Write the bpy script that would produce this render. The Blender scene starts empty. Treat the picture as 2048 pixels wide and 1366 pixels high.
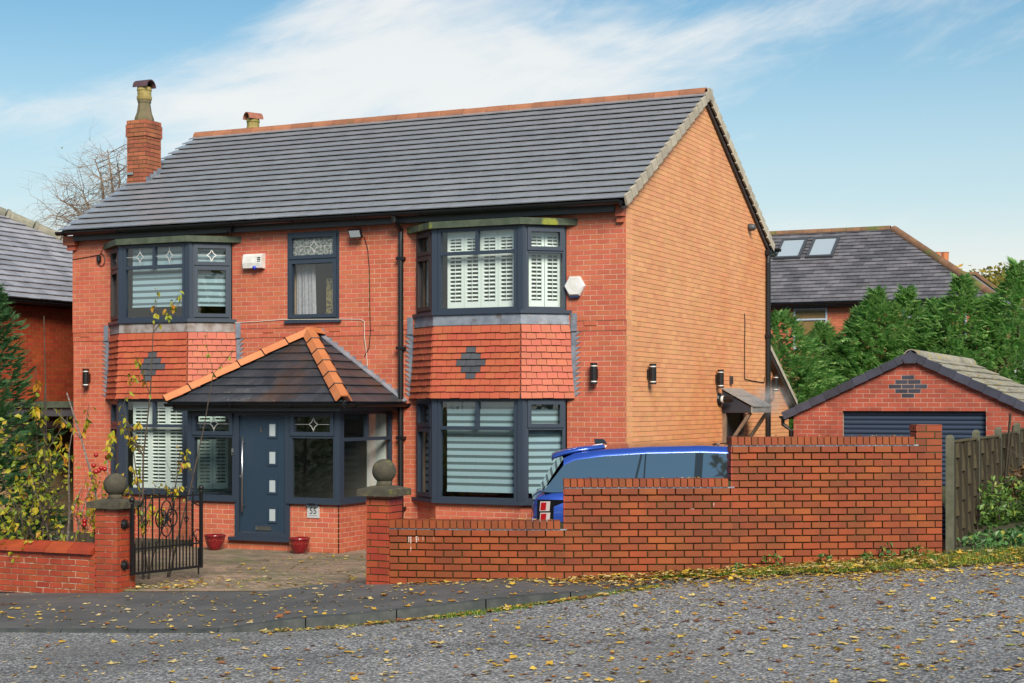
import bpy, math, random
from mathutils import Vector, Matrix
random.seed(7)
R = math.radians
sc = bpy.context.scene
# ------------------------------------------------------------------ camera
CAM = Vector((8.383, -21.91, 2.15))
TH = R(25.0513); SI, CO = math.sin(TH), math.cos(TH)
RT = Vector((CO, SI, 0)); FW = Vector((-SI, CO, 0)); ZU = Vector((0, 0, 1))
cd = bpy.data.cameras.new('camera'); cam = bpy.data.objects.new('camera', cd)
sc.collection.objects.link(cam); sc.camera = cam
cam.location = CAM; cam.rotation_euler = (R(90), 0, TH)
cd.sensor_width = 36; cd.lens = 3190 / 2048 * 36; cd.shift_y = 125 / 2048
cd.clip_start = .1; cd.clip_end = 2000
# ------------------------------------------------------------------ sky and sun
SUN_EL = R(35); SUN_DIR = Vector((.64, -.77, 0)).normalized() * math.cos(SUN_EL) + ZU * math.sin(SUN_EL)
world = bpy.data.worlds.new('World'); sc.world = world; world.use_nodes = True
wt = world.node_tree; wt.nodes.clear()
def N(t, typ, **kw):
    n = t.nodes.new(typ)
    for k, v in kw.items(): setattr(n, k, v)
    return n
def mth(t, op, a, b=None, c=None, clamp=False):
    n = N(t, 'ShaderNodeMath', operation=op); n.use_clamp = clamp
    for i, x in enumerate((a, b, c)):
        if x is None: continue
        if isinstance(x, (int, float)): n.inputs[i].default_value = x
        else: t.links.new(x, n.inputs[i])
    return n.outputs[0]
def mixc(t, f, a, b, mode='MIX'):
    n = N(t, 'ShaderNodeMix', data_type='RGBA', blend_type=mode); n.clamp_factor = True
    for s, x in ((0, f), (6, a), (7, b)):
        if isinstance(x, (int, float)): n.inputs[s].default_value = x
        elif isinstance(x, (tuple, list)): n.inputs[s].default_value = (*x[:3], 1)
        else: t.links.new(x, n.inputs[s])
    return n.outputs[2]
def ramp(t, f, stops):
    n = N(t, 'ShaderNodeValToRGB'); e = n.color_ramp.elements
    while len(e) < len(stops): e.new(.5)
    for i, (p, c) in enumerate(stops):
        e[i].position = p; e[i].color = (*c, 1) if isinstance(c, (tuple, list)) else (c, c, c, 1)
    t.links.new(f, n.inputs[0]); return n.outputs[0]
def sstep(t, x, a, b):
    n = N(t, 'ShaderNodeMapRange', interpolation_type='SMOOTHSTEP')
    t.links.new(x, n.inputs[0]); n.inputs[1].default_value = a; n.inputs[2].default_value = b
    return n.outputs[0]
sky = N(wt, 'ShaderNodeTexSky', sky_type='NISHITA'); sky.sun_disc = False
sky.sun_elevation = SUN_EL; sky.sun_rotation = math.atan2(SUN_DIR.x, SUN_DIR.y)
sky.air_density = 1.0; sky.dust_density = .3; sky.ozone_density = 4.0; sky.altitude = 60
tc = N(wt, 'ShaderNodeTexCoord'); sx = N(wt, 'ShaderNodeSeparateXYZ'); wt.links.new(tc.outputs['Generated'], sx.inputs[0])
dx, dy, dz = sx.outputs
az = mth(wt, 'ARCTAN2', dx, dy); el = mth(wt, 'ARCSINE', dz)
# thin high cloud: stretched noise over azimuth and elevation, the same all round the sky
def cloudnoise(sa, se, off, det, rough, dist, tilt=0.0):
    cb = N(wt, 'ShaderNodeCombineXYZ')
    a2 = mth(wt, 'MULTIPLY', az, sa); e1 = mth(wt, 'MULTIPLY_ADD', az, tilt, el); e2 = mth(wt, 'MULTIPLY', e1, se)
    wt.links.new(a2, cb.inputs[0]); wt.links.new(e2, cb.inputs[1]); cb.inputs[2].default_value = off
    nz = N(wt, 'ShaderNodeTexNoise'); nz.inputs['Scale'].default_value = 1; nz.inputs['Detail'].default_value = det
    nz.inputs['Roughness'].default_value = rough; nz.inputs['Distortion'].default_value = dist
    wt.links.new(cb.outputs[0], nz.inputs['Vector']); return nz.outputs['Fac']
c1 = cloudnoise(5.0, 17.0, 3.7, 9, .60, .6, -.22); c2 = cloudnoise(13.0, 52.0, 1.3, 8, .62, .9, -.30)
cs = mth(wt, 'ADD', mth(wt, 'MULTIPLY', c1, .70), mth(wt, 'MULTIPLY', c2, .30))
ra = mth(wt, 'ADD', az, .437)
def puff(a0, e0, sa, se, w, tilt=0.):
    u = mth(wt, 'DIVIDE', mth(wt, 'SUBTRACT', ra, a0), sa); v = mth(wt, 'SUBTRACT', el, e0)
    if tilt: v = mth(wt, 'SUBTRACT', v, mth(wt, 'MULTIPLY', mth(wt, 'SUBTRACT', ra, a0), tilt))
    v = mth(wt, 'DIVIDE', v, se); q = mth(wt, 'ADD', mth(wt, 'MULTIPLY', u, u), mth(wt, 'MULTIPLY', v, v))
    return mth(wt, 'MULTIPLY', mth(wt, 'EXPONENT', mth(wt, 'MULTIPLY', q, -1)), w)
for pf in ((-.12, .185, .19, .05, .26), (-.21, .183, .06, .018, .14), (-.05, .25, .085, .05, .22), (.16, .226, .13, .02, .13, .2), (.06, .205, .12, .03, .10), (-.29, .245, .11, .05, -.30), (-.30, .205, .05, .02, -.12), (.27, .17, .13, .05, -.12), (.22, .108, .10, .008, .10), (-.30, .175, .035, .02, .10)):
    cs = mth(wt, 'ADD', cs, puff(*pf))
cm = mth(wt, 'MULTIPLY', sstep(wt, cs, .48, .84), .84)
skyb = mixc(wt, 1.0, sky.outputs[0], (.84, 1.09, .98), 'MULTIPLY')
skyc = mixc(wt, mth(wt, 'MULTIPLY', sstep(wt, el, .27, .06), .8), skyb, (6.2, 6.9, 6.9))
skyc = mixc(wt, mth(wt, 'MULTIPLY', sstep(wt, el, .13, .06), .7), skyc, (8.2, 7.9, 7.3))
skyc = mixc(wt, cm, skyc, (8.0, 7.95, 7.75))
bg = N(wt, 'ShaderNodeBackground'); bg.inputs[1].default_value = .063; wt.links.new(skyc, bg.inputs[0])
wo = N(wt, 'ShaderNodeOutputWorld'); wt.links.new(bg.outputs[0], wo.inputs[0])
sl = bpy.data.lights.new('sun', 'SUN'); so = bpy.data.objects.new('sun', sl); sc.collection.objects.link(so)
sl.energy = 3.0; sl.angle = R(26); sl.color = (1, .89, .75)
so.rotation_euler = (-SUN_DIR).to_track_quat('-Z', 'Y').to_euler(); so.location = (20, 10, 20)
vs = sc.view_settings; vs.view_transform = 'Standard'; vs.look = 'None'; vs.gamma = 1; vs.use_curve_mapping = False
vs.exposure = .9
sc.cycles.max_bounces = 8; sc.cycles.transparent_max_bounces = 12; sc.cycles.use_denoising = True
sc.cycles.caustics_reflective = False; sc.cycles.caustics_refractive = False
# ------------------------------------------------------------------ helpers
V3 = lambda x, y, z: Vector((x, y, z))
def st(X, D, z=0): p = CAM + RT * X + FW * D; return V3(p.x, p.y, z)          # street frame: X along the road, D across it
def tostreet(p): d = Vector(p) - CAM; return d.dot(RT), d.dot(FW)
def proj(p):
    d = Vector(p) - CAM; k = max(d.dot(FW), .1); return 1024 + 3190 * d.dot(RT) / k, 808 - 3190 * d.z / k, k
WL = {}
def finish(o, parent, loc, label=None, cat=None, group=None, kind=None):
    sc.collection.objects.link(o); WL[o.name] = Vector(loc)
    if parent is not None: o.parent = parent; o.location = Vector(loc) - WL[parent.name]
    else: o.location = loc
    if label: o['label'] = label
    if cat: o['category'] = cat
    if group: o['group'] = group
    if kind: o['kind'] = kind
    return o
def empty(name, loc, label=None, cat=None, group=None, parent=None):
    o = bpy.data.objects.new(name, None); o.empty_display_size = .1
    return finish(o, parent, loc, label, cat, group)
class Fr:
    def __init__(s, O, U, V=(0, 0, 1)):
        s.O = Vector(O); s.U = Vector(U).normalized(); s.V = Vector(V).normalized(); s.N = s.U.cross(s.V).normalized()
    def P(s, u, v, n=0): return s.O + s.U * u + s.V * v + s.N * n
    def M(s, u): return Matrix((s.U, s.V, s.N)).transposed()
class CurveFr:                       # vertical wall along a plan polyline
    def __init__(s, pts):
        s.p = [Vector((a, b, 0)) for a, b in pts]; s.l = [0]
        for a, b in zip(s.p, s.p[1:]): s.l.append(s.l[-1] + (b - a).length)
        s.L = s.l[-1]; s.V = ZU
    def ev(s, u):
        i = 0
        while i < len(s.l) - 2 and u > s.l[i + 1]: i += 1
        t = (u - s.l[i]) / (s.l[i + 1] - s.l[i]); return s.p[i].lerp(s.p[i + 1], t)
    def tan(s, u):
        return (s.ev(min(u + .12, s.L)) - s.ev(max(u - .12, 0))).normalized()
    def P(s, u, v, n=0): T = s.tan(u); return s.ev(u) + ZU * v + T.cross(ZU) * n
    def M(s, u): T = s.tan(u); return Matrix((T, ZU, T.cross(ZU))).transposed()
class MB:
    def __init__(s): s.v = []; s.f = []
    def add(s, vs, fs):
        n = len(s.v); s.v += [tuple(x) for x in vs]; s.f += [tuple(i + n for i in f) for f in fs]; return s
    def box(s, x0, x1, y0, y1, z0, z1):
        return s.add([(x0,y0,z0),(x1,y0,z0),(x1,y1,z0),(x0,y1,z0),(x0,y0,z1),(x1,y0,z1),(x1,y1,z1),(x0,y1,z1)],
                     [(0,3,2,1),(4,5,6,7),(0,1,5,4),(1,2,6,5),(2,3,7,6),(3,0,4,7)])
    def fb(s, fr, u0, u1, v0, v1, n0, n1):          # box in a frame
        q = [(u0,v0),(u1,v0),(u1,v1),(u0,v1)]
        return s.add([fr.P(a, b, n0) for a, b in q] + [fr.P(a, b, n1) for a, b in q],
                     [(3,2,1,0),(4,5,6,7),(0,1,5,4),(1,2,6,5),(2,3,7,6),(3,0,4,7)])
    def prism(s, top, bot):                          # two matching polygons, top counter-clockwise from outside
        n = len(top)
        return s.add(list(top) + list(bot), [tuple(range(n)), tuple(range(2*n-1, n-1, -1))] + [(i, i+n, (i+1) % n + n, (i+1) % n) for i in range(n)])
    def ext(s, poly, z0, z1):                        # plan polygon (counter-clockwise) raised from z0 to z1
        return s.prism([V3(a, b, z1) for a, b in poly], [V3(a, b, z0) for a, b in poly])
    def tube(s, pts, r, n=6, caps=True):
        pts = [Vector(p) for p in pts]; m = len(pts); rr = r if isinstance(r, (list, tuple)) else [r] * m
        vs = []; up = None
        for i, p in enumerate(pts):
            t = (pts[min(i+1, m-1)] - pts[max(i-1, 0)]).normalized()
            if up is None: up = t.orthogonal().normalized()
            up = (up - t * up.dot(t)); up = up.normalized() if up.length > 1e-5 else t.orthogonal().normalized()
            w = t.cross(up)
            for k in range(n):
                a = 2 * math.pi * k / n; vs.append(p + (up * math.cos(a) + w * math.sin(a)) * rr[i])
        fs = [(i*n+k, i*n+(k+1) % n, (i+1)*n+(k+1) % n, (i+1)*n+k) for i in range(m-1) for k in range(n)]
        if caps: fs += [tuple(range(n-1, -1, -1)), tuple(range((m-1)*n, m*n))]
        return s.add(vs, fs)
    def lathe(s, prof, c, n=16, ang=0, sq=False):
        c = Vector(c); vs = []
        for r_, z in prof:
            for k in range(n):
                a = 2 * math.pi * (k + .5) / n + ang; vs.append(c + V3(r_ * math.cos(a), r_ * math.sin(a), z))
        m = len(prof); fs = [(i*n+k, i*n+(k+1) % n, (i+1)*n+(k+1) % n, (i+1)*n+k) for i in range(m-1) for k in range(n)]
        fs += [tuple(range(n-1, -1, -1)), tuple(range((m-1)*n, m*n))]
        return s.add(vs, fs)
    def sphere(s, c, r, n=20, m=12, jit=0):
        prof = [(r * math.sin(math.pi * i / m) + 1e-4, -r * math.cos(math.pi * i / m)) for i in range(m + 1)]
        return s.lathe(prof, c, n)
    def mesh(s, name, o=Vector((0, 0, 0)), smooth=False):
        me = bpy.data.meshes.new(name); me.from_pydata([(a-o.x, b-o.y, c-o.z) for a, b, c in s.v], [], s.f)
        if smooth: me.polygons.foreach_set('use_smooth', [True] * len(me.polygons))
        me.update(); return me
    def build(s, name, mat, parent=None, smooth=False, **kw):
        if not s.v: return None
        xs, ys, zs = zip(*s.v); o = V3((min(xs)+max(xs))/2, (min(ys)+max(ys))/2, min(zs))
        me = s.mesh(name, o, smooth); me.materials.append(mat)
        if smooth == 'auto': pass
        return finish(bpy.data.objects.new(name, me), parent, o, **kw)
def inst(me, name, parent, loc, rot=None, **kw):
    o = bpy.data.objects.new(name, me)
    finish(o, parent, loc, **kw)
    if rot is not None: o.rotation_euler = rot.to_euler() if isinstance(rot, Matrix) else rot
    return o
# ------------------------------------------------------------------ materials
def srgb(r, g, b):
    f = lambda c: c / 12.92 if c <= .04045 else ((c + .055) / 1.055) ** 2.4
    return tuple(f(x / 255) for x in (r, g, b))
MATS = {}
def M(name, col, col2=None, rough=.6, nscale=3., ndet=5, lo=.35, hi=.65, piece=0., hue=0., bump=0., bscale=60., metal=0., spec=.5, coat=0., third=None, tscale=1.2, tlo=.55, thi=.7, trans=0., rvar=0., stretch=None):
    m = bpy.data.materials.new(name); m.use_nodes = True; t = m.node_tree; t.nodes.clear()
    out = N(t, 'ShaderNodeOutputMaterial'); p = N(t, 'ShaderNodeBsdfPrincipled')
    g = N(t, 'ShaderNodeNewGeometry'); pos = g.outputs['Position']
    if stretch:
        mp = N(t, 'ShaderNodeMapping'); mp.inputs['Scale'].default_value = stretch; t.links.new(pos, mp.inputs[0]); pos = mp.outputs[0]
    def noise(s, det=5, rough_=.6, vec=None):
        n = N(t, 'ShaderNodeTexNoise'); n.inputs['Scale'].default_value = s; n.inputs['Detail'].default_value = det; n.inputs['Roughness'].default_value = rough_
        t.links.new(vec or pos, n.inputs['Vector']); return n.outputs['Fac']
    c = None
    if col2 is not None: c = mixc(t, sstep(t, noise(nscale, ndet), lo, hi), col, col2)
    if third is not None: c = mixc(t, sstep(t, noise(tscale, 6), tlo, thi), c if c is not None else col, third)
    if piece or hue:
        oi = N(t, 'ShaderNodeObjectInfo')
        r1 = mth(t, 'FRACT', mth(t, 'ADD', mth(t, 'MULTIPLY', oi.outputs['Random'], 7.31), mth(t, 'MULTIPLY', g.outputs['Random Per Island'], 3.17)))
        r2 = mth(t, 'FRACT', mth(t, 'MULTIPLY', r1, 13.7))
        hs = N(t, 'ShaderNodeHueSaturation')
        t.links.new(mth(t, 'MULTIPLY_ADD', r2, hue, .5 - hue / 2), hs.inputs['Hue'])
        t.links.new(mth(t, 'MULTIPLY_ADD', r1, 2 * piece, 1 - piece), hs.inputs['Value'])
        if c is None: hs.inputs['Color'].default_value = (*col, 1)
        else: t.links.new(c, hs.inputs['Color'])
        c = hs.outputs[0]
    if c is None: p.inputs['Base Color'].default_value = (*col, 1)
    else: t.links.new(c, p.inputs['Base Color'])
    p.inputs['Roughness'].default_value = rough; p.inputs['Metallic'].default_value = metal
    p.inputs['Specular IOR Level'].default_value = spec; p.inputs['Coat Weight'].default_value = coat; p.inputs['Coat Roughness'].default_value = .05
    if rvar: t.links.new(mth(t, 'MULTIPLY_ADD', noise(nscale * 1.7), 2 * rvar, rough - rvar, True), p.inputs['Roughness'])
    if bump:
        b = N(t, 'ShaderNodeBump'); b.inputs['Strength'].default_value = bump; b.inputs['Distance'].default_value = .01
        t.links.new(noise(bscale, 6, .65), b.inputs['Height']); t.links.new(b.outputs[0], p.inputs['Normal'])
    sh = p.outputs[0]
    if trans:
        tr = N(t, 'ShaderNodeBsdfTranslucent'); mx = N(t, 'ShaderNodeMixShader'); mx.inputs[0].default_value = trans
        if c is None: tr.inputs[0].default_value = (*col, 1)
        else: t.links.new(c, tr.inputs[0])
        t.links.new(sh, mx.inputs[1]); t.links.new(tr.outputs[0], mx.inputs[2]); sh = mx.outputs[0]
    t.links.new(sh, out.inputs[0]); MATS[name] = m; return m
def glassmat(name, tint, extra=.05, rough=0.0, gain=1.6):
    m = bpy.data.materials.new(name); m.use_nodes = True; t = m.node_tree; t.nodes.clear()
    out = N(t, 'ShaderNodeOutputMaterial'); gm = N(t, 'ShaderNodeNewGeometry'); dp = N(t, 'ShaderNodeVectorMath', operation='DOT_PRODUCT')
    t.links.new(gm.outputs['Incoming'], dp.inputs[0]); t.links.new(gm.outputs['Normal'], dp.inputs[1])
    sch = mth(t, 'MULTIPLY_ADD', mth(t, 'POWER', mth(t, 'SUBTRACT', 1.0, mth(t, 'ABSOLUTE', dp.outputs['Value'])), 5.0), .96, .04)   # the same from both sides of the pane
    g = N(t, 'ShaderNodeBsdfGlossy'); g.inputs['Roughness'].default_value = rough
    tr = N(t, 'ShaderNodeBsdfTransparent'); tr.inputs[0].default_value = (*tint, 1); mx = N(t, 'ShaderNodeMixShader')
    t.links.new(mth(t, 'MULTIPLY_ADD', sch, gain, extra, True), mx.inputs[0]); t.links.new(tr.outputs[0], mx.inputs[1]); t.links.new(g.outputs[0], mx.inputs[2])
    t.links.new(mx.outputs[0], out.inputs[0]); return m
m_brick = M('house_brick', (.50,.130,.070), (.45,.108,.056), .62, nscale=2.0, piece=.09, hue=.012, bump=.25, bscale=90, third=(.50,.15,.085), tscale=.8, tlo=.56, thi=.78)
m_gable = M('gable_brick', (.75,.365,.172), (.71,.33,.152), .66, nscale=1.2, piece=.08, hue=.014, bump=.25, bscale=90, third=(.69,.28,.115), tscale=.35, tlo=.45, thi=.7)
m_cbrick = M('chimney_brick', (.36,.115,.052), (.28,.085,.042), .75, nscale=4, piece=.2, hue=.015, bump=.3, third=(.20,.07,.04), tscale=3, tlo=.55, thi=.7)
m_cmort = M('sooty_mortar', (.07,.055,.035), None, .95)
m_mortar = M('pale_mortar', (.60,.44,.32), (.50,.30,.20), .9, nscale=3)
m_mortar_g = M('gable_mortar', (.22,.13,.04), (.28,.16,.06), .9, nscale=2)
m_mortar_d = M('mossy_mortar', (.022,.018,.012), (.045,.06,.012), .95, nscale=5, bump=.6, bscale=70)
m_mortar_l = M('old_wall_mortar', (.20,.13,.08), (.42,.34,.26), .95, nscale=7, lo=.5, hi=.62)
m_wbrick = M('wall_brick', (.25,.050,.0065), (.185,.037,.006), .62, nscale=2.5, piece=.2, hue=.012, bump=.3, bscale=80, third=(.13,.04,.018), tscale=2.2, tlo=.63, thi=.8)
m_lbrick = M('old_wall_brick', (.36,.060,.024), (.28,.046,.020), .45, nscale=3, piece=.13, hue=.012, bump=.3, bscale=70, third=(.15,.045,.025), tscale=2, tlo=.62, thi=.8)
m_gbrick = M('garage_brick', (.36,.075,.042), (.29,.057,.034), .65, nscale=3, piece=.16, bump=.2, third=(.42,.16,.12), tscale=1.6, tlo=.58, thi=.8)
m_blue = M('blue_brick', (.05,.055,.085), (.04,.042,.06), .5, nscale=6, piece=.2)
m_tile = M('roof_tile', (.26,.275,.305), (.29,.305,.33), .19, nscale=1.2, piece=.07, bump=.15, bscale=120, spec=1.0)
m_ptile = M('porch_tile', (.030,.036,.047), (.045,.05,.06), .42, nscale=2.5, piece=.2, bump=.2, bscale=120, third=(.07,.042,.03), tscale=.9, tlo=.5, thi=.7)
m_slate = M('slate', (.115,.115,.13), (.165,.16,.175), .5, nscale=2, piece=.25, hue=.03, bump=.3, bscale=60, third=(.10,.10,.08), tscale=1.4, tlo=.62, thi=.85)
m_nslate = M('glare_slate', (.30,.31,.345), (.38,.385,.43), .25, nscale=2, piece=.2, bump=.3, bscale=50, spec=.8)  # sky glare on the neighbour's slates put into the pale base colour
m_ridge = M('terracotta_ridge', (.36,.15,.075), (.28,.115,.06), .6, nscale=3, piece=.12, bump=.3, bscale=60, third=(.13,.13,.03), tscale=2.5, tlo=.6, thi=.75)
m_hip = M('terracotta_hip', (.56,.20,.075), (.50,.165,.06), .55, nscale=3, piece=.08, bump=.2, bscale=80)
m_hridge = M('brown_ridge', (.22,.115,.06), (.16,.085,.05), .8, nscale=4, piece=.15, bump=.3, third=(.12,.13,.03), tscale=2, tlo=.5, thi=.65)
m_gridge = M('grey_ridge', (.30,.28,.22), (.2,.2,.15), .7, nscale=5, piece=.12, bump=.4)
m_verge = M('verge_cement', (.50,.45,.35), (.38,.34,.27), .75, nscale=4, piece=.12, bump=.3)
m_htile = M('hung_tile', (.44,.100,.045), (.41,.088,.040), .6, nscale=2.2, piece=.06, hue=.012, bump=.2, bscale=80, third=(.48,.12,.06), tscale=1.3, tlo=.55, thi=.75)
m_dtile = M('dark_hung_tile', (.055,.062,.075), (.07,.075,.085), .6, piece=.15)
m_lead = M('lead', (.17,.20,.25), (.26,.29,.34), .5, nscale=6, metal=.2, piece=.12, bump=.3, bscale=40, third=(.13,.11,.10), tscale=4, tlo=.55, thi=.7)
m_oldlead = M('weathered_lead', (.30,.28,.28), (.17,.13,.11), .7, nscale=7, ndet=8, bump=.4, bscale=40)
m_moss = M('mossy_concrete', (.045,.065,.042), (.075,.095,.065), .85, nscale=6, bump=.6, bscale=50, third=(.22,.25,.03), tscale=2.6, tlo=.58, thi=.68)
m_stone = M('mossy_stone', (.05,.046,.032), (.085,.075,.05), .85, nscale=9, bump=.7, bscale=60, third=(.13,.14,.02), tscale=9, tlo=.55, thi=.7)
m_frame = M('anthracite_frame', (.028,.042,.066), None, .38, bump=.05, bscale=300)
m_bframe = M('brown_frame', (.035,.028,.03), None, .5)
m_door = M('navy_door', (.018,.038,.066), (.021,.043,.072), .42, nscale=9, bump=.35, bscale=30, stretch=(12, 12, .7))
m_black = M('black_plastic', (.006,.0065,.008), None, .4)
m_fascia = M('grey_fascia', (.060,.066,.075), None, .5)
m_iron = M('black_iron', (.006,.006,.007), None, .5, bump=.2, bscale=90)
m_stain = M('lime_stain', (.50,.40,.36), (.34,.15,.10), .9, nscale=40, lo=.4, hi=.6)
m_steel = M('brushed_steel', (.6,.6,.6), None, .28, metal=1)
m_white = M('white_plastic', (.72,.73,.73), (.6,.6,.57), .4, nscale=8)
m_shut = M('white_shutter', (.80,.83,.80), None, .5)
m_blind = M('grey_blind', (.40,.54,.62), None, .8, trans=.15)
m_sheer = M('sheer_blind', (.10,.14,.16), None, .9)
m_curtain = M('grey_curtain', (.36,.34,.38), (.28,.26,.30), .9, nscale=20)
m_gold = M('gold_screen', (.45,.32,.12), (.08,.06,.03), .4, nscale=32, lo=.48, hi=.54)
m_room = M('dim_room', (.085,.075,.065), None, .95)  # shade of the unlit rooms put into this dark colour
m_glass = glassmat('window_glass', (.95,.985,.98), .02, gain=1.0)
m_frost = M('frosted_glass', (.38,.44,.47), None, .3)
m_texglass = M('patterned_glass', (.30,.33,.32), (.10,.12,.11), .2, nscale=26, lo=.42, hi=.58, bump=.6, bscale=30)
m_leadline = M('lead_came', (.62,.62,.6), None, .45, metal=.3)
m_pot = M('clay_pot', (.33,.27,.09), (.25,.19,.06), .8, nscale=9, bump=.4, third=(.17,.18,.035), tscale=5)
m_potb = M('stone_pot', (.17,.13,.08), (.13,.12,.06), .85, nscale=8, bump=.5)
m_hood = M('clay_hood', (.34,.13,.075), (.25,.09,.06), .7, nscale=8)
m_purple = M('dark_hood', (.10,.055,.065), (.07,.04,.045), .5, nscale=9)
m_redpot = M('red_glaze', (.20,.008,.012), (.14,.006,.01), .15, nscale=12, coat=.6)
m_gold2 = M('sand_brick', (.30,.22,.12), (.24,.17,.09), .8, nscale=4, piece=.15)
m_wood = M('grey_timber', (.22,.16,.11), (.15,.10,.07), .8, nscale=12, stretch=(3, 3, .4))
m_canopy = M('canopy_sheet', (.30,.29,.27), (.22,.21,.2), .45, nscale=6, spec=.8)
m_fence = M('weathered_fence', (.085,.064,.028), (.055,.045,.018), .85, nscale=5, piece=.2, bump=.4, stretch=(1, 1, 3))
m_post = M('concrete_post', (.12,.12,.085), (.08,.088,.055), .9, nscale=8, bump=.4)
m_rail = M('dark_batten', (.03,.024,.014), None, .9)
m_rolled = M('roller_door', (.030,.048,.085), None, .4)
m_cream = M('cream_tile', (.33,.31,.25), (.24,.23,.18), .75, nscale=5, piece=.2, bump=.3, third=(.45,.33,.05), tscale=5, tlo=.58, thi=.66)
m_bark = M('bark', (.10,.075,.055), (.05,.04,.03), .9, nscale=15, bump=.6)
m_bark2 = M('lichen_bark', (.17,.13,.11), (.30,.29,.26), .9, nscale=30, lo=.5, hi=.62)
m_birch = M('birch_twig', (.20,.135,.09), (.26,.2,.15), .8, nscale=4)
def asphalt():
    m = bpy.data.materials.new('asphalt'); m.use_nodes = True; t = m.node_tree; p = t.nodes['Principled BSDF']
    g = N(t, 'ShaderNodeNewGeometry'); pos = g.outputs['Position']
    vo = N(t, 'ShaderNodeTexVoronoi'); vo.inputs['Scale'].default_value = 50; t.links.new(pos, vo.inputs['Vector'])
    wn = N(t, 'ShaderNodeTexWhiteNoise'); t.links.new(vo.outputs['Position'], wn.inputs['Vector'])
    n2 = N(t, 'ShaderNodeTexNoise'); n2.inputs['Scale'].default_value = .55; n2.inputs['Detail'].default_value = 6; t.links.new(pos, n2.inputs['Vector'])
    c = ramp(t, wn.outputs['Value'], [(0, (.045,.047,.05)), (.4, (.14,.144,.148)), (.75, (.29,.295,.30)), (1, (.58,.575,.56))])
    c = mixc(t, sstep(t, n2.outputs['Fac'], .4, .75), c, (.06,.063,.066), 'MULTIPLY') if False else mixc(t, mth(t, 'MULTIPLY', sstep(t, n2.outputs['Fac'], .42, .72), .45), c, (.085,.086,.085))
    mp = N(t, 'ShaderNodeMapping'); mp.inputs['Rotation'].default_value = (0, 0, -TH); t.links.new(pos, mp.inputs[0]); m2 = N(t, 'ShaderNodeMapping'); m2.inputs['Scale'].default_value = (.10, .75, 1); t.links.new(mp.outputs[0], m2.inputs[0])
    n3 = N(t, 'ShaderNodeTexNoise'); n3.inputs['Scale'].default_value = 1.3; n3.inputs['Detail'].default_value = 5; t.links.new(m2.outputs[0], n3.inputs['Vector'])
    c = mixc(t, mth(t, 'MULTIPLY', sstep(t, n3.outputs['Fac'], .40, .64), .25), c, (.26,.255,.245)); n4 = N(t, 'ShaderNodeTexNoise'); n4.inputs['Scale'].default_value = .9; n4.inputs['Detail'].default_value = 8; t.links.new(m2.outputs[0], n4.inputs['Vector'])
    c = mixc(t, mth(t, 'MULTIPLY', sstep(t, n4.outputs['Fac'], .54, .70), .3), c, (.055,.054,.05))
    t.links.new(c, p.inputs['Base Color']); p.inputs['Roughness'].default_value = .68
    b = N(t, 'ShaderNodeBump'); b.inputs['Strength'].default_value = .9; b.inputs['Distance'].default_value = .008; t.links.new(vo.outputs['Distance'], b.inputs['Height'])
    b.invert = True; t.links.new(b.outputs[0], p.inputs['Normal']); return m
m_asph = asphalt()
m_pave = M('pavement_tarmac', (.085,.088,.088), (.12,.12,.118), .7, nscale=1.6, bump=.5, bscale=170, third=(.085,.06,.045), tscale=.9, tlo=.58, thi=.75)
m_kerb = M('kerb_stone', (.038,.046,.047), (.065,.072,.07), .8, nscale=6, piece=.12, bump=.4)
m_paver = M('block_paver', (.27,.19,.14), (.18,.15,.10), .8, nscale=1.5, piece=.2, bump=.3, third=(.12,.125,.055), tscale=1.1, tlo=.5, thi=.72)
m_soil = M('dark_soil', (.05,.045,.03), (.035,.04,.02), .95, nscale=3, bump=.8, bscale=30)
m_grass = M('rough_grass', (.07,.095,.03), (.05,.05,.025), .95, nscale=2, bump=.6, bscale=30)
m_mossg = M('moss_verge', (.11,.15,.018), (.08,.085,.03), .95, nscale=5, bump=.9, bscale=60, third=(.05,.045,.035), tscale=3, tlo=.5, thi=.62)
def leafmat(name, stops, rough=.6, trans=.25):
    m = bpy.data.materials.new(name); m.use_nodes = True; t = m.node_tree; t.nodes.clear()
    out = N(t, 'ShaderNodeOutputMaterial'); p = N(t, 'ShaderNodeBsdfPrincipled'); g = N(t, 'ShaderNodeNewGeometry'); oi = N(t, 'ShaderNodeObjectInfo')
    r1 = mth(t, 'FRACT', mth(t, 'ADD', mth(t, 'MULTIPLY', oi.outputs['Random'], 5.77), g.outputs['Random Per Island']))
    c = ramp(t, r1, stops); t.links.new(c, p.inputs['Base Color']); p.inputs['Roughness'].default_value = rough
    tr = N(t, 'ShaderNodeBsdfTranslucent'); mx = N(t, 'ShaderNodeMixShader'); mx.inputs[0].default_value = trans
    t.links.new(c, tr.inputs[0]); t.links.new(p.outputs[0], mx.inputs[1]); t.links.new(tr.outputs[0], mx.inputs[2]); t.links.new(mx.outputs[0], out.inputs[0]); return m
m_leaf = leafmat('fallen_leaf', [(0, (.10,.035,.012)), (.12, (.30,.11,.03)), (.3, (.48,.29,.035)), (.55, (.60,.42,.05)), (.75, (.58,.47,.20)), (.9, (.50,.40,.25)), (1, (.28,.29,.05))], .55, .1)
m_lgreen = leafmat('conifer_spray', [(0, (.09,.25,.06)), (.4, (.19,.42,.11)), (.8, (.34,.55,.17)), (1, (.50,.65,.26))], trans=.5)
m_lblue = leafmat('spruce_needle', [(0, (.05,.15,.06)), (.5, (.10,.24,.09)), (1, (.19,.34,.14))], trans=.45)
m_lyel = leafmat('yellow_leaf', [(0, (.36,.36,.025)), (.4, (.50,.44,.03)), (.7, (.60,.36,.02)), (1, (.55,.19,.03))], .5, .35)
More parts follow.
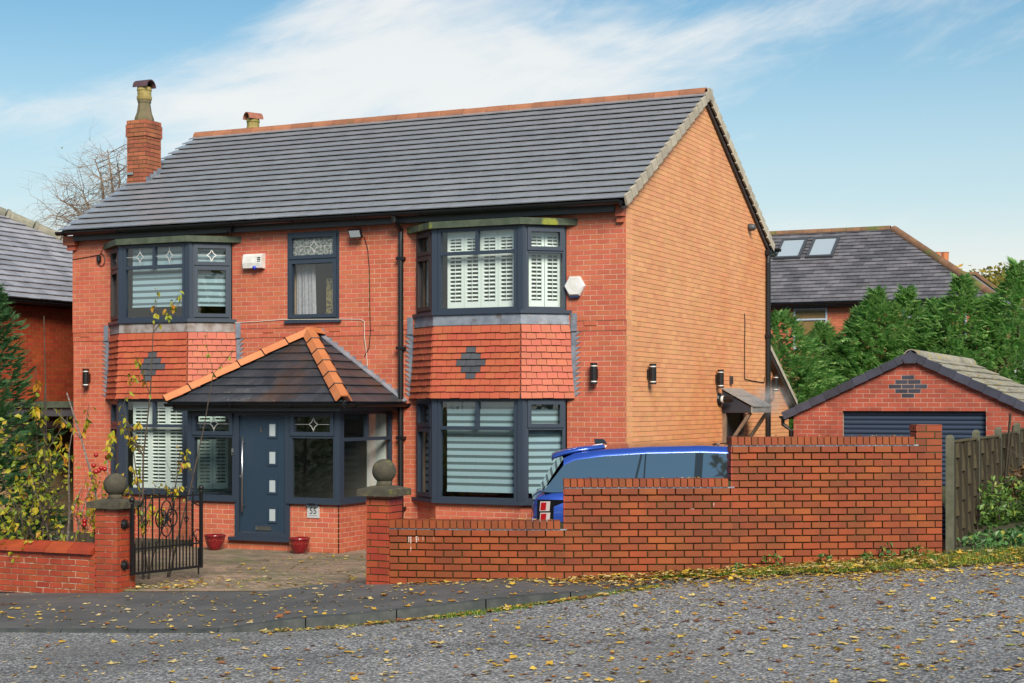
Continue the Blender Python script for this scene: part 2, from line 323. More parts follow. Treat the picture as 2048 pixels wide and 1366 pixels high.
m_lyg = leafmat('lime_leaf', [(0, (.14,.22,.02)), (.4, (.32,.38,.03)), (.8, (.50,.44,.03)), (1, (.5,.27,.03))], .5, .35)
m_lshrub = leafmat('shrub_leaf', [(0, (.05,.12,.025)), (.4, (.10,.21,.045)), (.8, (.18,.32,.06)), (1, (.34,.40,.08))], .5, .3)
m_livy = leafmat('ivy_leaf', [(0, (.035,.12,.035)), (.5, (.07,.19,.055)), (.9, (.12,.26,.07)), (1, (.42,.36,.06))], .45, .2)
m_lolive = leafmat('olive_leaf', [(0, (.12,.12,.02)), (.5, (.22,.20,.03)), (1, (.36,.28,.03))], .6, .3)
m_lbrown = leafmat('bracken_frond', [(0, (.10,.05,.02)), (.6, (.18,.10,.04)), (1, (.28,.17,.06))])
m_lgrass = leafmat('grass_blade', [(0, (.07,.15,.015)), (.6, (.15,.27,.025)), (1, (.30,.37,.04))])
m_berry = M('red_fruit', (.32,.012,.012), None, .25)
m_cable = M('black_cable', (.015,.015,.015), None, .5)
m_wcable = M('white_cable', (.6,.57,.5), None, .5)
# ------------------------------------------------------------------ pieces laid in a frame (bricks, tiles, slates)
def subtract(rect, holes):
    rs = [rect]
    for h in holes:
        nx = []
        for a0, a1, b0, b1 in rs:
            if h[0] >= a1 or h[1] <= a0 or h[2] >= b1 or h[3] <= b0: nx.append((a0, a1, b0, b1)); continue
            m0, m1 = max(a0, h[0]), min(a1, h[1])
            if a0 < m0: nx.append((a0, m0, b0, b1))
            if m1 < a1: nx.append((m1, a1, b0, b1))
            if b0 < h[2]: nx.append((m0, m1, b0, h[2]))
            if h[3] < b1: nx.append((m0, m1, h[3], b1))
        rs = nx
    return [r for r in rs if r[1]-r[0] > .012 and r[3]-r[2] > .012]
def clip(poly, a, b, c):             # keep a*u + b*v <= c
    out = []
    for i in range(len(poly)):
        p, q = poly[i], poly[(i+1) % len(poly)]; dp = a*p[0]+b*p[1]-c; dq = a*q[0]+b*q[1]-c
        if dp <= 0: out.append(p)
        if dp * dq < 0: t = dp/(dp-dq); out.append((p[0]+(q[0]-p[0])*t, p[1]+(q[1]-p[1])*t))
    return out
def grid(u0, u1, v0, v1, w, h, j, holes=(), clips=(), nf=None, phase=0., jv=None, wob=0.):
    jv = j if jv is None else jv; ps = []; row = 0; v = v0
    while v < v1 - .01:
        va, vb = v + jv/2, min(v + h, v1) - jv/2
        u = u0 - w * ((phase + .5 * (row % 2)) % 1)
        while u < u1 - .004:
            full = True; a, b = u + j/2, u + w - j/2
            if a < u0: a = u0; full = False
            if b > u1: b = u1; full = False
            if b - a > .015 and vb - va > .01:
                for r in subtract((a, b, va, vb), holes):
                    f2 = full and r == (a, b, va, vb) and abs(vb - va - (h - jv)) < .002
                    pl = [(r[0], r[2]), (r[1], r[2]), (r[1], r[3]), (r[0], r[3])]
                    for cl in clips:
                        q = clip(pl, *cl)
                        if q != pl: f2 = False
                        pl = q
                        if len(pl) < 3: break
                    if len(pl) >= 3: ps.append((pl, (nf((r[0]+r[1])/2, (r[2]+r[3])/2) if nf else 0) + random.uniform(-wob, wob), f2, v))
            u += w
        v += h; row += 1
    return ps
def piece_mesh(name, w, h, t, mat, ch=.003, tilt=0.):   # centred in u,v; front at n=0 (lower edge raised by tilt)
    b = MB(); W, H = w/2, h/2
    z = lambda v: tilt * (.5 - v / h)
    o = [(-W,-H),(W,-H),(W,H),(-W,H)]; i = [(-W+ch,-H+ch),(W-ch,-H+ch),(W-ch,H-ch),(-W+ch,H-ch)]
    b.add([(x, y, z(y)) for x, y in i] + [(x, y, z(y)-ch) for x, y in o] + [(x, y, z(y)-t) for x, y in o],
          [(0,1,2,3)] + [(4+k, 4+(k+1) % 4, (k+1) % 4, k) for k in range(4)] + [(8+k, 8+(k+1) % 4, 4+(k+1) % 4, 4+k) for k in range(4)] + [(11,10,9,8)])
    me = b.mesh(name); me.materials.append(mat); return me
def lay(fr, ps, name, stuff, parent, mat, w, h, t, nmax=300, occl=(), ch=.003, tilt=0., view=True, altmat=None, alt=None, rj=0.):
    cand = []
    for k, (pl, n, full, v) in enumerate(ps):
        if not full: continue
        uc = sum(p[0] for p in pl)/4; vc = sum(p[1] for p in pl)/4
        q = fr.P(uc, vc, n); x, y, d = proj(q)
        if view and (x < -5 or x > 2053 or y < -5 or y > 1371 or any(o[0] < x < o[1] and o[2] < y < o[3] for o in occl)): continue
        Mx = fr.M(uc); e1 = Mx @ V3(w/2, 0, 0); e2 = Mx @ V3(0, h/2, 0); a = proj(q-e1); b = proj(q+e1); c = proj(q-e2); e = proj(q+e2)
        ar = abs((b[0]-a[0])*(e[1]-c[1])-(b[1]-a[1])*(e[0]-c[0]))
        cand.append((-ar, k, q, Mx))
    cand.sort(key=lambda c: c[0]); pick = cand[:nmax]; me = piece_mesh(name, w, h, t, mat, ch, tilt) if pick else None
    me2 = piece_mesh(name, w, h, t, altmat, ch, tilt) if altmat else None
    sel = set()
    for _, k, q, Mx in pick:
        sel.add(k); inst(me2 if alt and alt(k) else me, name, parent, q, Mx @ Matrix.Rotation(random.gauss(0, rj), 3, 'Z') @ Matrix.Rotation(random.gauss(0, rj*1.5), 3, 'Y') if rj else Mx)
    b = MB(); b2 = MB()
    for k, (pl, n, full, v) in enumerate(ps):
        if k in sel: continue
        f = lambda vv: n + tilt * (1 - (vv - v) / h) if tilt else n
        (b2 if alt and alt(k) else b).prism([fr.P(u, vv, f(vv)) for u, vv in pl], [fr.P(u, vv, f(vv)-t) for u, vv in pl])
    if b.v: b.build(stuff, mat, parent, kind='stuff')
    if b2.v: b2.build(stuff, altmat, parent, kind='stuff')
def wallbody(fr, rects, t, name, mat, parent, rec, holes=()):
    us = sorted({x for r in rects for x in r[:2]} | {x for h in holes for x in h[:2]}); vs_ = sorted({x for r in rects for x in r[2:]} | {x for h in holes for x in h[2:]}); b = MB()
    for u0, u1 in zip(us, us[1:]):
        run = None
        for v0, v1 in zip(vs_, vs_[1:]):
            c = ((u0+u1)/2, (v0+v1)/2); ok = any(r[0] < c[0] < r[1] and r[2] < c[1] < r[3] for r in rects) and not any(h[0] < c[0] < h[1] and h[2] < c[1] < h[3] for h in holes)
            if ok: run = (run[0] if run else v0, v1)
            if (not ok or v1 == vs_[-1]) and run: b.fb(fr, u0, u1, run[0], run[1], -t, -rec); run = None
    return b.build(name, mat, parent)
# ================================================================== ground, road, pavement, drive
def gout(X): return .06 + .0605 * (18 * math.tanh(X / 18) + 1.64)
def interp(x, pts):
    if x <= pts[0][0]: return pts[0][1] + (x - pts[0][0]) * (pts[1][1]-pts[0][1])/(pts[1][0]-pts[0][0])
    for (a, b), (c, d) in zip(pts, pts[1:]):
        if x <= c: return b + (d - b) * (x - a) / (c - a)
    return pts[-1][1] + (x - pts[-1][0]) * (pts[-1][1]-pts[-2][1])/(pts[-1][0]-pts[-2][0])
def dwall(X):                        # far edge of the street: boundary line of the plots
    if X < -1.37: return (15.566 - SI * X) / CO
    return interp(X, [(-1.37, 17.82), (.586, 17.65), (2.45, 17.75), (4.86, 18.03), (8, 18.4), (40, 21)])
KP = [(-30, 27.6), (-5.26, 16.4), (-3.56, 15.67), (-2.8, 15.38), (-2.2, 15.27), (-1.6, 15.3), (-1.08, 15.47), (-.5, 15.70), (-.1, 15.9), (.65, 16.37), (1.45, 16.95), (2.1, 17.45)]
def dkerb(X): return interp(X, KP)
def smst(a, b, x): t = min(max((x-a)/(b-a), 0), 1); return t*t*(3-2*t)
def kh(X): return .018 + .085 * smst(-3.0, -2.0, X) * (1 - smst(-.3, 1.5, X))
def zroad(X): return gout(X) - .05
def sheet(cols, rows, f):            # f(i,j)-> point
    b = MB(); m = len(rows); vs_ = [f(c, r) for c in cols for r in rows]
    return b.add(vs_, [(i*m+j, (i+1)*m+j, (i+1)*m+j+1, i*m+j+1) for i in range(len(cols)-1) for j in range(m-1)])
def lin(a, b, n): return [a + (b-a)*i/n for i in range(n+1)]
G = MB(); G.box(-700, 700, -600, 900, -3.0, -.62); G.build('ground', m_grass, kind='structure')
xs_ = lin(-60, -10, 20) + lin(-9.5, 10, 52) + lin(12, 60, 16)
sheet(xs_, lin(0, 1, 30), lambda X, r: st(X, -30 + (dwall(X) + .12 + 30) * r, zroad(X))).build('road', m_asph, kind='structure')
sheet(lin(-30, -6, 16) + lin(-5.8, 2.05, 50), lin(0, 1, 4), lambda X, r: st(X, dkerb(X) + .1 + (dwall(X) + .14 - dkerb(X) - .1) * r, zroad(X) + kh(X) + .006)).build('pavement', m_pave, kind='structure')
# kerb stones, each its own piece
kb = empty('kerb', st(-1, 15.4, 0)); kb['kind'] = 'structure'
X = -8.0
while X < 1.9:
    x1 = min(X + .86, 2.0); n = 4; b = MB(); tv, bv = [], []
    pts = [X + .006 + (x1 - X - .012) * i / n for i in range(n+1)]
    front = [(p, dkerb(p)) for p in pts]; back = [(p, dkerb(p) + .12) for p in reversed(pts)]
    pl = front + back
    b.prism([st(p, d + (.018 if k <= n else 0), zroad(p) + kh(p) + (.004 if k <= n else .012)) for k, (p, d) in enumerate(pl)], [st(p, d, zroad(p) - .1) for p, d in pl])
    b.build('kerb_stone', m_kerb, kb); X = x1
def yb(x): return interp(x, [(-20, -6.25), (-.4, -6.25), (1.441, -5.57), (3.09, -4.69), (5.152, -3.42)])
def zyard(x, y):
    X_, D_ = tostreet((x, yb(x), 0)); t = smst(0, 3.6, y - yb(x)); w = 1 - smst(-1.0, .6, x)
    g = gout(X_) + .0; return (g * w + (-.06) * (1-w)) * (1-t) + (-.06) * t
sheet(lin(-18, -6, 12) + lin(-5.7, 5.1, 36), lin(0, .3, 18) + lin(.34, 1, 12), lambda x, r: V3(x, yb(x) + (32 - yb(x)) * r, zyard(x, yb(x) + (32 - yb(x)) * r) - .022)).build('front_yard', m_soil, kind='structure')
# block paving of the drive
drv = empty('driveway', (-2, -4, -.06)); drv['kind'] = 'structure'
class YardFr:
    def P(s, u, v, n=0): return V3(u, v, zyard(u, v) + n)
    def M(s, u): return Matrix.Identity(3)
yf = YardFr()
ps = [p for p in grid(-6.7, .9, -6.24, -1.62, .21, .105, .014, wob=.004) if sum(q[1] for q in p[0])/len(p[0]) > yb(sum(q[0] for q in p[0])/len(p[0])) + .03]
ps += grid(-3.9, .9, -1.62, -.06, .21, .105, .014, wob=.004)
lay(yf, ps, 'paver', 'block_paving', drv, m_paver, .196, .091, .05, 300, occl=[(735, 2048, 0, 1366), (0, 262, 0, 1366)], ch=.007)
sheet(lin(.9, 5.0, 10), lin(0, 1, 12), lambda x, r: V3(x, yb(x)+.12 + (9 - yb(x)) * r, -.062)).build('side_drive', m_paver, drv)
# verge at the foot of the wall and bank on the right
sheet(lin(1.2, 9, 40), lin(0, 1, 8), lambda X, r: st(X, dwall(X) + .12 - (1 - r) * (.25 + .75 * smst(1.2, 4.6, X)) * 1.0, zroad(X) + .004 + .05 * r + .02 * math.sin(X*5.1) * r)).build('verge', m_mossg, kind='structure')
sheet(lin(4.98, 40, 40), lin(0, 1, 20), lambda X, r: st(X + r * 7.0, dwall(X) - .1 + 30 * r, zroad(X) + .05 + .35 * smst(0, .12, r) + .05 * math.sin(X*3 + r*40))).build('bank', m_grass, kind='structure')
# ================================================================== the house
house = empty('house', (-5.1, 3.6, 0), 'large two-storey red brick house with dark tiled roof, bay windows and hipped front porch', 'house')
BL, BC, J = .21, .075, .009
V00 = 3.385 - 49 * .075
FX = -10.28
fF = Fr((FX, 0, 0), (1, 0, 0))
bays = {'L': (-9.42, -8.87, -7.506, -6.943, .45), 'R': (-3.476, -2.93, -1.50, -.952, .45)}
holes = [(b[0]-FX, b[3]-FX, .1, 4.93) for b in bays.values()] + [(-5.861-FX, -4.889-FX, 3.475, 4.925)]
W_ = -FX
def fofs(u, v):
    if v > 3.385: return .024
    if v > 3.235: return .024 if (v > 3.31 and int((u + .1) / .105) % 3 == 0) else .012
    return 0
wallbody(fF, [(0, W_-.003, V00, 3.235)], .25, 'front_wall', m_mortar, house, .004, holes)
for ua_, ub_ in ((0, holes[0][0]), (holes[0][1], holes[1][0]), (holes[1][1], W_ - .003)): wallbody(fF, [(ua_, ub_, 3.235, 3.385)], .25, 'string_course', m_mortar, house, -.008)
wallbody(fF, [(0, W_-.003, 3.385, 5.0)], .25, 'front_wall', m_mortar, house, -.020, holes)
ps = grid(0, W_-.003, V00, 5.0, BL, BC, J, holes, nf=fofs, phase=.25)
lay(fF, ps, 'brick', 'front_brickwork', house, m_brick, BL-J, BC-J, .03, 230, ch=.0015, occl=[(340, 810, 655, 1400), (810, 1160, 430, 1010), (1060, 2000, 890, 1400), (810, 2000, 1030, 1400), (212, 470, 470, 1400), (140, 230, 800, 1400)])
# gable wall
SL = .5715; GW = 7.32
fG = Fr((0, 0, 0), (0, 1, 0))
b = MB(); pg = [(.26, V00), (GW, V00), (GW, 5.13), (GW/2, 5.13 + SL*GW/2), (.26, 5.13+SL*.26)]
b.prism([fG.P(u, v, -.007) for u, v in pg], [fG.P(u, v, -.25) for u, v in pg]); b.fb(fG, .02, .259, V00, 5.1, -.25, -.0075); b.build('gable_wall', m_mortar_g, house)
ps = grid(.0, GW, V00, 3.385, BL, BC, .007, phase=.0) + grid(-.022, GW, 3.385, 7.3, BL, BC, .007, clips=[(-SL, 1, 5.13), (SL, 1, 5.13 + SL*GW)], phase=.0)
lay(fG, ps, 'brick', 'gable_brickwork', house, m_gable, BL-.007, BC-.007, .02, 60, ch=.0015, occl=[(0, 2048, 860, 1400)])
b = MB(); b.prism([V3(FX, u, v) for u, v in reversed(pg)], [V3(FX+.25, u, v) for u, v in reversed(pg)]); b.build('far_gable_wall', m_brick, house)
b = MB(); b.box(FX+.25, -.25, GW-.25, GW, V00, 5.1); b.build('rear_wall', m_brick, house)
for x0, x1, s in ((FX-.12, FX+.13, -1), (-.13, -.008, 1)):   # corbelled kneelers at the eaves
    b = MB(); b.box(x0, x1, -.135, -.026, 4.90, 5.06); b.box(x0 + (.05 if s < 0 else 0), x1 - (.02 if s > 0 else .03), -.085, -.0265, 4.815, 4.897); b.build('kneeler', m_brick, house)
# roof
PIT = math.atan(SL); EY, EZ = -.27, 5.115
X0, X1 = -10.36, .075
RY = GW/2; SLEN = (RY - EY) / math.cos(PIT); ROWS = 18; GA = SLEN / ROWS
fR = Fr((X0, EY, EZ), (1, 0, 0), (0, math.cos(PIT), math.sin(PIT)))
fB = Fr((X1, 2*RY - EY, EZ), (-1, 0, 0), (0, -math.cos(PIT), math.sin(PIT)))
RW = X1 - X0
roof = empty('roof', (-5.1, RY, 5.1), parent=house)
b = MB(); b.fb(fR, .02, RW-.03, .03, SLEN, -.07, .002); b.fb(fB, .03, RW-.02, .03, SLEN, -.07, .002); b.build('roof_deck', m_black, roof)  # deck coloured black to darken the shadow lines under the tile rows
ps = grid(0, RW, 0, SLEN, .195, GA, .006, jv=-.02, wob=.0015)
lay(fR, ps, 'roof_tile', 'front_slope_tiles', roof, m_tile, .19, GA+.02, .02, 300, tilt=.026, ch=.002, nmax_view=0) if False else lay(fR, [(p, n + .012, f, v) for p, n, f, v in ps], 'roof_tile', 'front_slope_tiles', roof, m_tile, .189, GA+.02, .018, 300, tilt=.043, ch=.002)
ps = grid(0, RW, 0, SLEN, .39, GA, .006, jv=-.02)
lay(fB, [(p, n + .012, f, v) for p, n, f, v in ps], 'roof_tile', 'rear_slope_tiles', roof, m_tile, .38, GA+.02, .022, 0, tilt=.028)
# verge caps stepping up both edges of the gable
for fr, u0, u1 in ((fR, RW - .012, RW + .022), (fB, -.022, .012)):
    for k in range(ROWS):
        b = MB(); q = [(k*GA + .012, .064), (k*GA + .012, -.095), ((k+1)*GA - .004, -.118), ((k+1)*GA - .004, .03)]
        b.prism([fr.P(u1, v, n) for v, n in q], [fr.P(u0, v, n) for v, n in q]); b.build('verge_cap', m_verge, roof)
b = MB(); b.fb(fB, .03, .11, -.05, SLEN, -.19, -.112); b.fb(fR, RW-.11, RW-.035, -.02, SLEN, -.135, -.112); b.build('undercloak', m_bframe, roof)
def ridge_mesh(name, L, r, mat, n=8, h=1.0):
    b = MB(); vs_ = []; 
    for x in (-L/2, L/2):
        for rr in (r, r-.018):
            for k in range(n+1): a = math.pi * k / n; vs_.append((x, -math.cos(a)*rr, math.sin(a)*rr*h))
    m = n+1; fs = []
    for k in range(n): fs += [(k, k+1, 2*m+k+1, 2*m+k), (m+k, 3*m+k, 3*m+k+1, m+k+1), (k, m+k, m+k+1, k+1), (2*m+k, 2*m+k+1, 3*m+k+1, 3*m+k)]
    fs += [(0, 2*m, 3*m, m), (n, m+n, 3*m+n, 2*m+n)]
    b.add(vs_, fs); me = b.mesh(name); me.materials.append(mat); return me
RZ = EZ + (RY-EY)*SL
rm = ridge_mesh('ridge_tile', .445, .112, m_ridge)
x = X0 + .2
while x < X1 - .1: inst(rm, 'ridge_tile', roof, (x + .02, RY, RZ - .025 + random.uniform(-.003, .003)), Matrix.Rotation(random.uniform(-.006, .006), 3, 'Y')); x += .452
b = MB(); b.box(X1-.0, X1+.03, RY-.10, RY+.10, RZ-.13, RZ+.06); b.build('ridge_end', m_verge, roof)
# gutters, fascia, downpipes
def gutter(name, p0, p1, r, parent, mat=None):
    b = MB(); p0, p1 = Vector(p0), Vector(p1); t = (p1-p0).normalized(); s = t.cross(ZU); vs_ = []
    for p in (p0, p1):
        for rr in (r, r-.006):
            for k in range(9): a = math.pi + math.pi*k/8; vs_.append(p + s*math.cos(a)*rr + ZU*math.sin(a)*rr)
    fs = []
    for k in range(8): fs += [(k, k+1, 18+k+1, 18+k), (9+k, 27+k, 27+k+1, 9+k+1), (k, 9+k, 9+k+1, k+1), (18+k, 19+k, 28+k, 27+k)]
    fs += [(0, 18, 27, 9), (8, 17, 35, 26)]
    b.add(vs_, fs)
    L = (p1-p0).length; n = max(1, int(L/1.05))
    for k in range(n+1):
        c = p0.lerp(p1, min(max((k+.15)/n, 0), 1)); q = c + t*.03
        b.tube([c + s*math.cos(a)*(r+.008) + ZU*math.sin(a)*(r+.008) for a in lin(math.pi, 2*math.pi, 8)], .012, 4)
    return b.build(name, mat or m_black, parent)
gutter('gutter', (X0 - .02, EY - .035, EZ - .005), (X1 - .06, EY - .035, EZ - .005), .062, house)
b = MB(); b.box(FX+.13, -.135, -.165, -.14, 4.965, 5.085); b.build('fascia', m_fascia, house)
b = MB(); b.box(FX+.131, -.136, -.14, -.028, 4.972, 4.99); b.build('soffit', m_fascia, house)
gutter('gutter', (X1 + .12, 2*RY - EY + .04, EZ - .02), (X0, 2*RY - EY + .04, EZ - .02), .062, house)
def downpipe(pts, r, parent, brk=()):
    b = MB(); b.tube(pts, r, 10)
    for z in brk: p = Vector(pts[-2]); b.box(p.x-r-.02, p.x+r+.02, p.y-r-.008, p.y+r+.02, z, z+.045)
    return b.build('downpipe', m_black, parent)
downpipe([(-3.74, EY-.03, 5.06), (-3.74, EY-.03, 4.99), (-3.74, -.075, 4.86), (-3.74, -.075, 4.7), (-3.74, -.075, .0)], .043, house, (4.4, 3.0, 1.6, .5))
downpipe([(.055, GW+.28, 5.06), (.055, GW+.26, 4.98), (.055, GW-.03, 4.97), (.055, GW-.04, 4.8), (.055, GW-.04, .0)], .048, house, (3.4, 2.2))
b = MB(); b.tube([(.055, GW-.10, 5.0), (.055, GW+.36, 5.0)], .055, 8); b.build('gutter_outlet', m_black, house)
# chimney stacks
def brickbox(x0, x1, y0, y1, z0, z1, name, parent, mat, mort, w, h, j, rec, nmax, faces='FRLB', phase=0, occl=(), stuff='brickwork', ch=.002):
    b = MB(); b.box(x0+rec, x1-rec, y0+rec, y1-rec, z0, z1-.002); b.build(name, mort, parent)
    for f in faces:
        fr, L = {'F': (Fr((x0, y0, 0), (1, 0, 0)), x1-x0), 'R': (Fr((x1, y0, 0), (0, 1, 0)), y1-y0), 'L': (Fr((x0, y1, 0), (0, -1, 0)), y1-y0), 'B': (Fr((x1, y1, 0), (-1, 0, 0)), x1-x0)}[f]
        lay(fr, grid(0, L, z0, z1, w, h, j, phase=phase + (.0 if f in 'FB' else .5), wob=.001), 'brick', stuff, parent, mat, w-j, h-j, rec+.012, nmax, occl, ch)
chim = empty('chimney', (-10.1, 1.75, 5.9), parent=house)
CX0, CX1, CY0, CY1 = -10.32, -9.90, 1.50, 1.95
brickbox(CX0, CX1, CY0, CY1, 5.6, 7.02, 'stack', chim, m_cbrick, m_cmort, BL, .076, .012, .006, 40, 'FRLB', .3)
brickbox(CX0-.018, CX1+.018, CY0-.018, CY1+.018, 7.02, 7.25, 'stack', chim, m_cbrick, m_cmort, BL, .076, .012, .006, 20, 'FRLB', .1)
brickbox(CX0-.005, CX1+.005, CY0-.005, CY1+.005, 7.25, 7.327, 'stack', chim, m_cbrick, m_cmort, BL, .076, .012, .006, 10, 'FRLB', .6)
b = MB(); b.box(CX0-.01, CX1+.02, CY0-.03, CY0-.008, 6.00, 6.17); 
for k in range(4): b.box(CX1+.008, CX1+.02, CY0+.11*k, CY0+.11*k+.12, 6.1+.066*k, 6.28+.066*k)
b.build('chimney_flashing', m_lead, chim)
b = MB(); b.box(CX0-.05, CX0+.16, CY0-.03, CY0-.018, 6.33, 6.37); b.build('aerial_bracket', m_steel, chim)
def chimneypot(c, tall, hood, parent):
    b = MB(); c = Vector(c); q_ = .82
    if tall:
        b.lathe([(.18, 0), (.175, .07), (.135, .18), (.112, .34), (.125, .37), (.125, .40)], c, 8, math.pi/8); b.build('chimney_pot', m_potb, parent)
        z = .40; b = MB()
    else: z = 0
    b.lathe([(.125, z), (.137, z+.02), (.137, z+.07), (.125, z+.08), (.125, z+.17), (.137, z+.18), (.132, z+.21), (.125, z+.24)], c, 14)
    for k in range(7): a = 2*math.pi*k/7; p = c + V3(.12*math.cos(a), .12*math.sin(a), z+.23); b.add([p + V3(-.05*math.sin(a), .05*math.cos(a), 0), p + V3(.05*math.sin(a), -.05*math.cos(a), 0), p + V3(0, 0, .09)], [(0, 1, 2), (2, 1, 0)])
    b.build('chimney_pot', m_pot, parent, smooth=False)
    me = ridge_mesh('chimney_hood', .32, .14, hood, 10, 1.0)
    inst(me, 'chimney_hood', parent, c + V3(0, 0, z + .235), Matrix.Rotation(R(0 if tall else 62), 3, 'Z'))
chimneypot((-10.10, 1.72, 7.31), True, m_purple, chim)
ch2 = empty('rear_chimney', (-10.09, 5.2, 6.3), parent=house)
brickbox(-10.3, -9.86, 4.98, 5.42, 6.0, 7.70, 'stack', ch2, m_cbrick, m_cmort, BL, .076, .008, .005, 0)
chimneypot((-10.09, 5.2, 7.69), False, m_hood, ch2)
# ------------------------------------------------------------------ windows
def rectframe(b, fr, u0, u1, v0, v1, w, n0, n1):
    b.fb(fr, u0, u1, v0, v0+w, n0, n1); b.fb(fr, u0, u1, v1-w, v1, n0, n1); b.fb(fr, u0, u0+w, v0+w, v1-w, n0, n1); b.fb(fr, u1-w, u1, v0+w, v1-w, n0, n1)
def panel(parent, fr, u0, u1, v0, v1, split, mull=None, sash=(), leads=(), glass=None, fw=.05, mat=None):
    """outer frame, a transom at split, a mullion in the top light, sashes; panes one by one"""
    mat = mat or m_frame
    b = MB(); rectframe(b, fr, u0, u1, v0, v1, fw, -.035, .03)
    cells = []
    if split is not None:
        b.fb(fr, u0+fw, u1-fw, split-.026, split+.026, -.034, .036)
        tops = [(u0+fw, u1-fw)] if mull is None else [(u0+fw, mull-.024), (mull+.024, u1-fw)]
        if mull is not None: b.fb(fr, mull-.0245, mull+.0245, split+.026, v1-fw, -.033, .034)
        cells = [(a, c, split+.026, v1-fw, 'T') for a, c in tops] + [(u0+fw, u1-fw, v0+fw, split-.026, 'B')]
    else: cells = [(u0+fw, u1-fw, v0+fw, v1-fw, 'B')]
    for a, c, d, e, k in cells:
        if k in sash: rectframe(b, fr, a-.016, c+.016, d-.016, e+.016, .058, -.03, .055)
    b.build('frame', mat, parent)
    ld = MB()
    for a, c, d, e, k in cells:
        i = .042 if k in sash else 0
        p = MB(); p.fb(fr, a+i, c-i, d+i, e-i, -.006, .0); p.build('pane', (glass or {}).get(k, m_glass), parent)
        bd = MB(); rectframe(bd, fr, a+i, c-i, d+i, e-i, .009, .001, .012); bd.build('glazing_bead', mat if k in sash else m_steel, parent) if False else None
        if k in leads:
            cu, cv = (a+c)/2, (d+e)/2; w, h = min(.075, (c-a)*.2), min(.1, (e-d)*.3)
            ld.fb(fr, a+i, cu-w, cv-.003, cv+.003, .001, .004); ld.fb(fr, cu+w, c-i, cv-.003, cv+.003, .001, .004)
            ld.fb(fr, cu-.003, cu+.003, d+i, cv-h, .001, .004); ld.fb(fr, cu-.003, cu+.003, cv+h, e-i, .001, .004)
            for sx_, sy_ in ((1,1),(-1,1),(-1,-1),(1,-1)):
                pt = [(cu+sx_*w, cv), (cu+sx_*w*.38, cv+sy_*h*.38), (cu, cv+sy_*h)]
                for q0, q1 in zip(pt, pt[1:]):
                    t = Vector((q1[0]-q0[0], q1[1]-q0[1])); t = Vector((-t.y, t.x)).normalized()*.006
                    pl = [(q0[0]-t.x, q0[1]-t.y), (q1[0]-t.x, q1[1]-t.y), (q1[0]+t.x, q1[1]+t.y), (q0[0]+t.x, q0[1]+t.y)]
                    ld.prism([fr.P(*p_, .006) for p_ in pl], [fr.P(*p_, .001) for p_ in pl])
    if ld.v: ld.build('leading', m_leadline, parent)
def offpath(p, d):                   # A,B,C,E bay plan pushed outward by d
    (ax, _), (bx, y), (cx, _), (ex, _) = p
    L = math.hypot(bx-ax, y); k = d*(L+ (bx-ax)*0)/L; n = d / L
    dx_, dy_ = (y*n, -(bx-ax)*n)     # outward normal of the left cheek (towards -x,-y)
    t = math.tan(math.atan2(-y, bx-ax)/2) * d
    return [(ax - d*L/(-y), 0), (bx - t, y-d), (cx + t, y-d), (ex + d*L/(-y), 0)]
def bayfr(p, k): a, c = p[k], p[k+1]; return Fr((a[0], a[1], 0), (c[0]-a[0], c[1]-a[1], 0)), math.hypot(c[0]-a[0], c[1]-a[1])
def shutters(fr, u0, u1, v0, v1, npan, n, label, gap=(None,)):
    o = empty('shutter', fr.P((u0+u1)/2, v0, n), label, 'shutters', 'louvred window shutters')
    w = (u1-u0)/npan
    for k in range(npan):
        a, c = u0+k*w+.004, u0+(k+1)*w-.004; b = MB(); rectframe(b, fr, a, c, v0, v1, .042, n-.028, n); sp = v0 + (v1-v0)*.70; b.fb(fr, a+.042, c-.042, sp-.03, sp+.03, n-.028, n-.001)
        b.fb(fr, a+.042, c-.042, v0+.042, v0+.10, n-.028, n-.001); b.fb(fr, a+.042, c-.042, v1-.10, v1-.042, n-.028, n-.001); b.build('shutter_panel', m_shut, o)
        sm = MB(); W = (c-a-.088)/2; sm.add([(-W,-.012,.012),(W,-.012,.012),(W,.014,-.02),(-W,.014,-.02),(-W,-.017,.007),(W,-.017,.007),(W,.009,-.025),(-W,.009,-.025)], [(0,1,2,3),(7,6,5,4),(0,4,5,1),(1,5,6,2),(2,6,7,3),(3,7,4,0)])
        me = sm.mesh('slat'); me.materials.append(m_shut)
        for lo_, hi_ in ((v0+.11, sp-.035), (sp+.035, v1-.105)):
            m = max(1, round((hi_-lo_)/.058))
            for i in range(m): inst(me, 'slat', o, fr.P((a+c)/2, lo_ + (i+.5)*(hi_-lo_)/m, n-.014), fr.M(0))
            rd = MB(); rd.fb(fr, (a+c)/2-.004, (a+c)/2+.004, lo_, hi_, n+.005, n+.012); rd.build('tilt_rod', m_shut, o)
    return o
def blind(fr, u0, u1, v0, v1, n, label, pitch=.105):
    o = empty('roller_blind', fr.P((u0+u1)/2, v0, n), label, 'blind', 'striped roller blinds')
    sm = MB(); sm.fb(fr, u0, u1, v0, v1, n-.010, n-.008); sm.build('sheer_fabric', m_sheer, o)
    v = v1 - .02
    while v - .062 > v0:
        b = MB(); b.fb(fr, u0, u1, v-.062, v, n-.006, n-.004); b.build('fabric_band', m_blind, o); v -= pitch
    b = MB(); b.fb(fr, u0, u1, v0-.02, v0+.012, n-.014, n+.004); b.build('bottom_bar', m_blind, o)
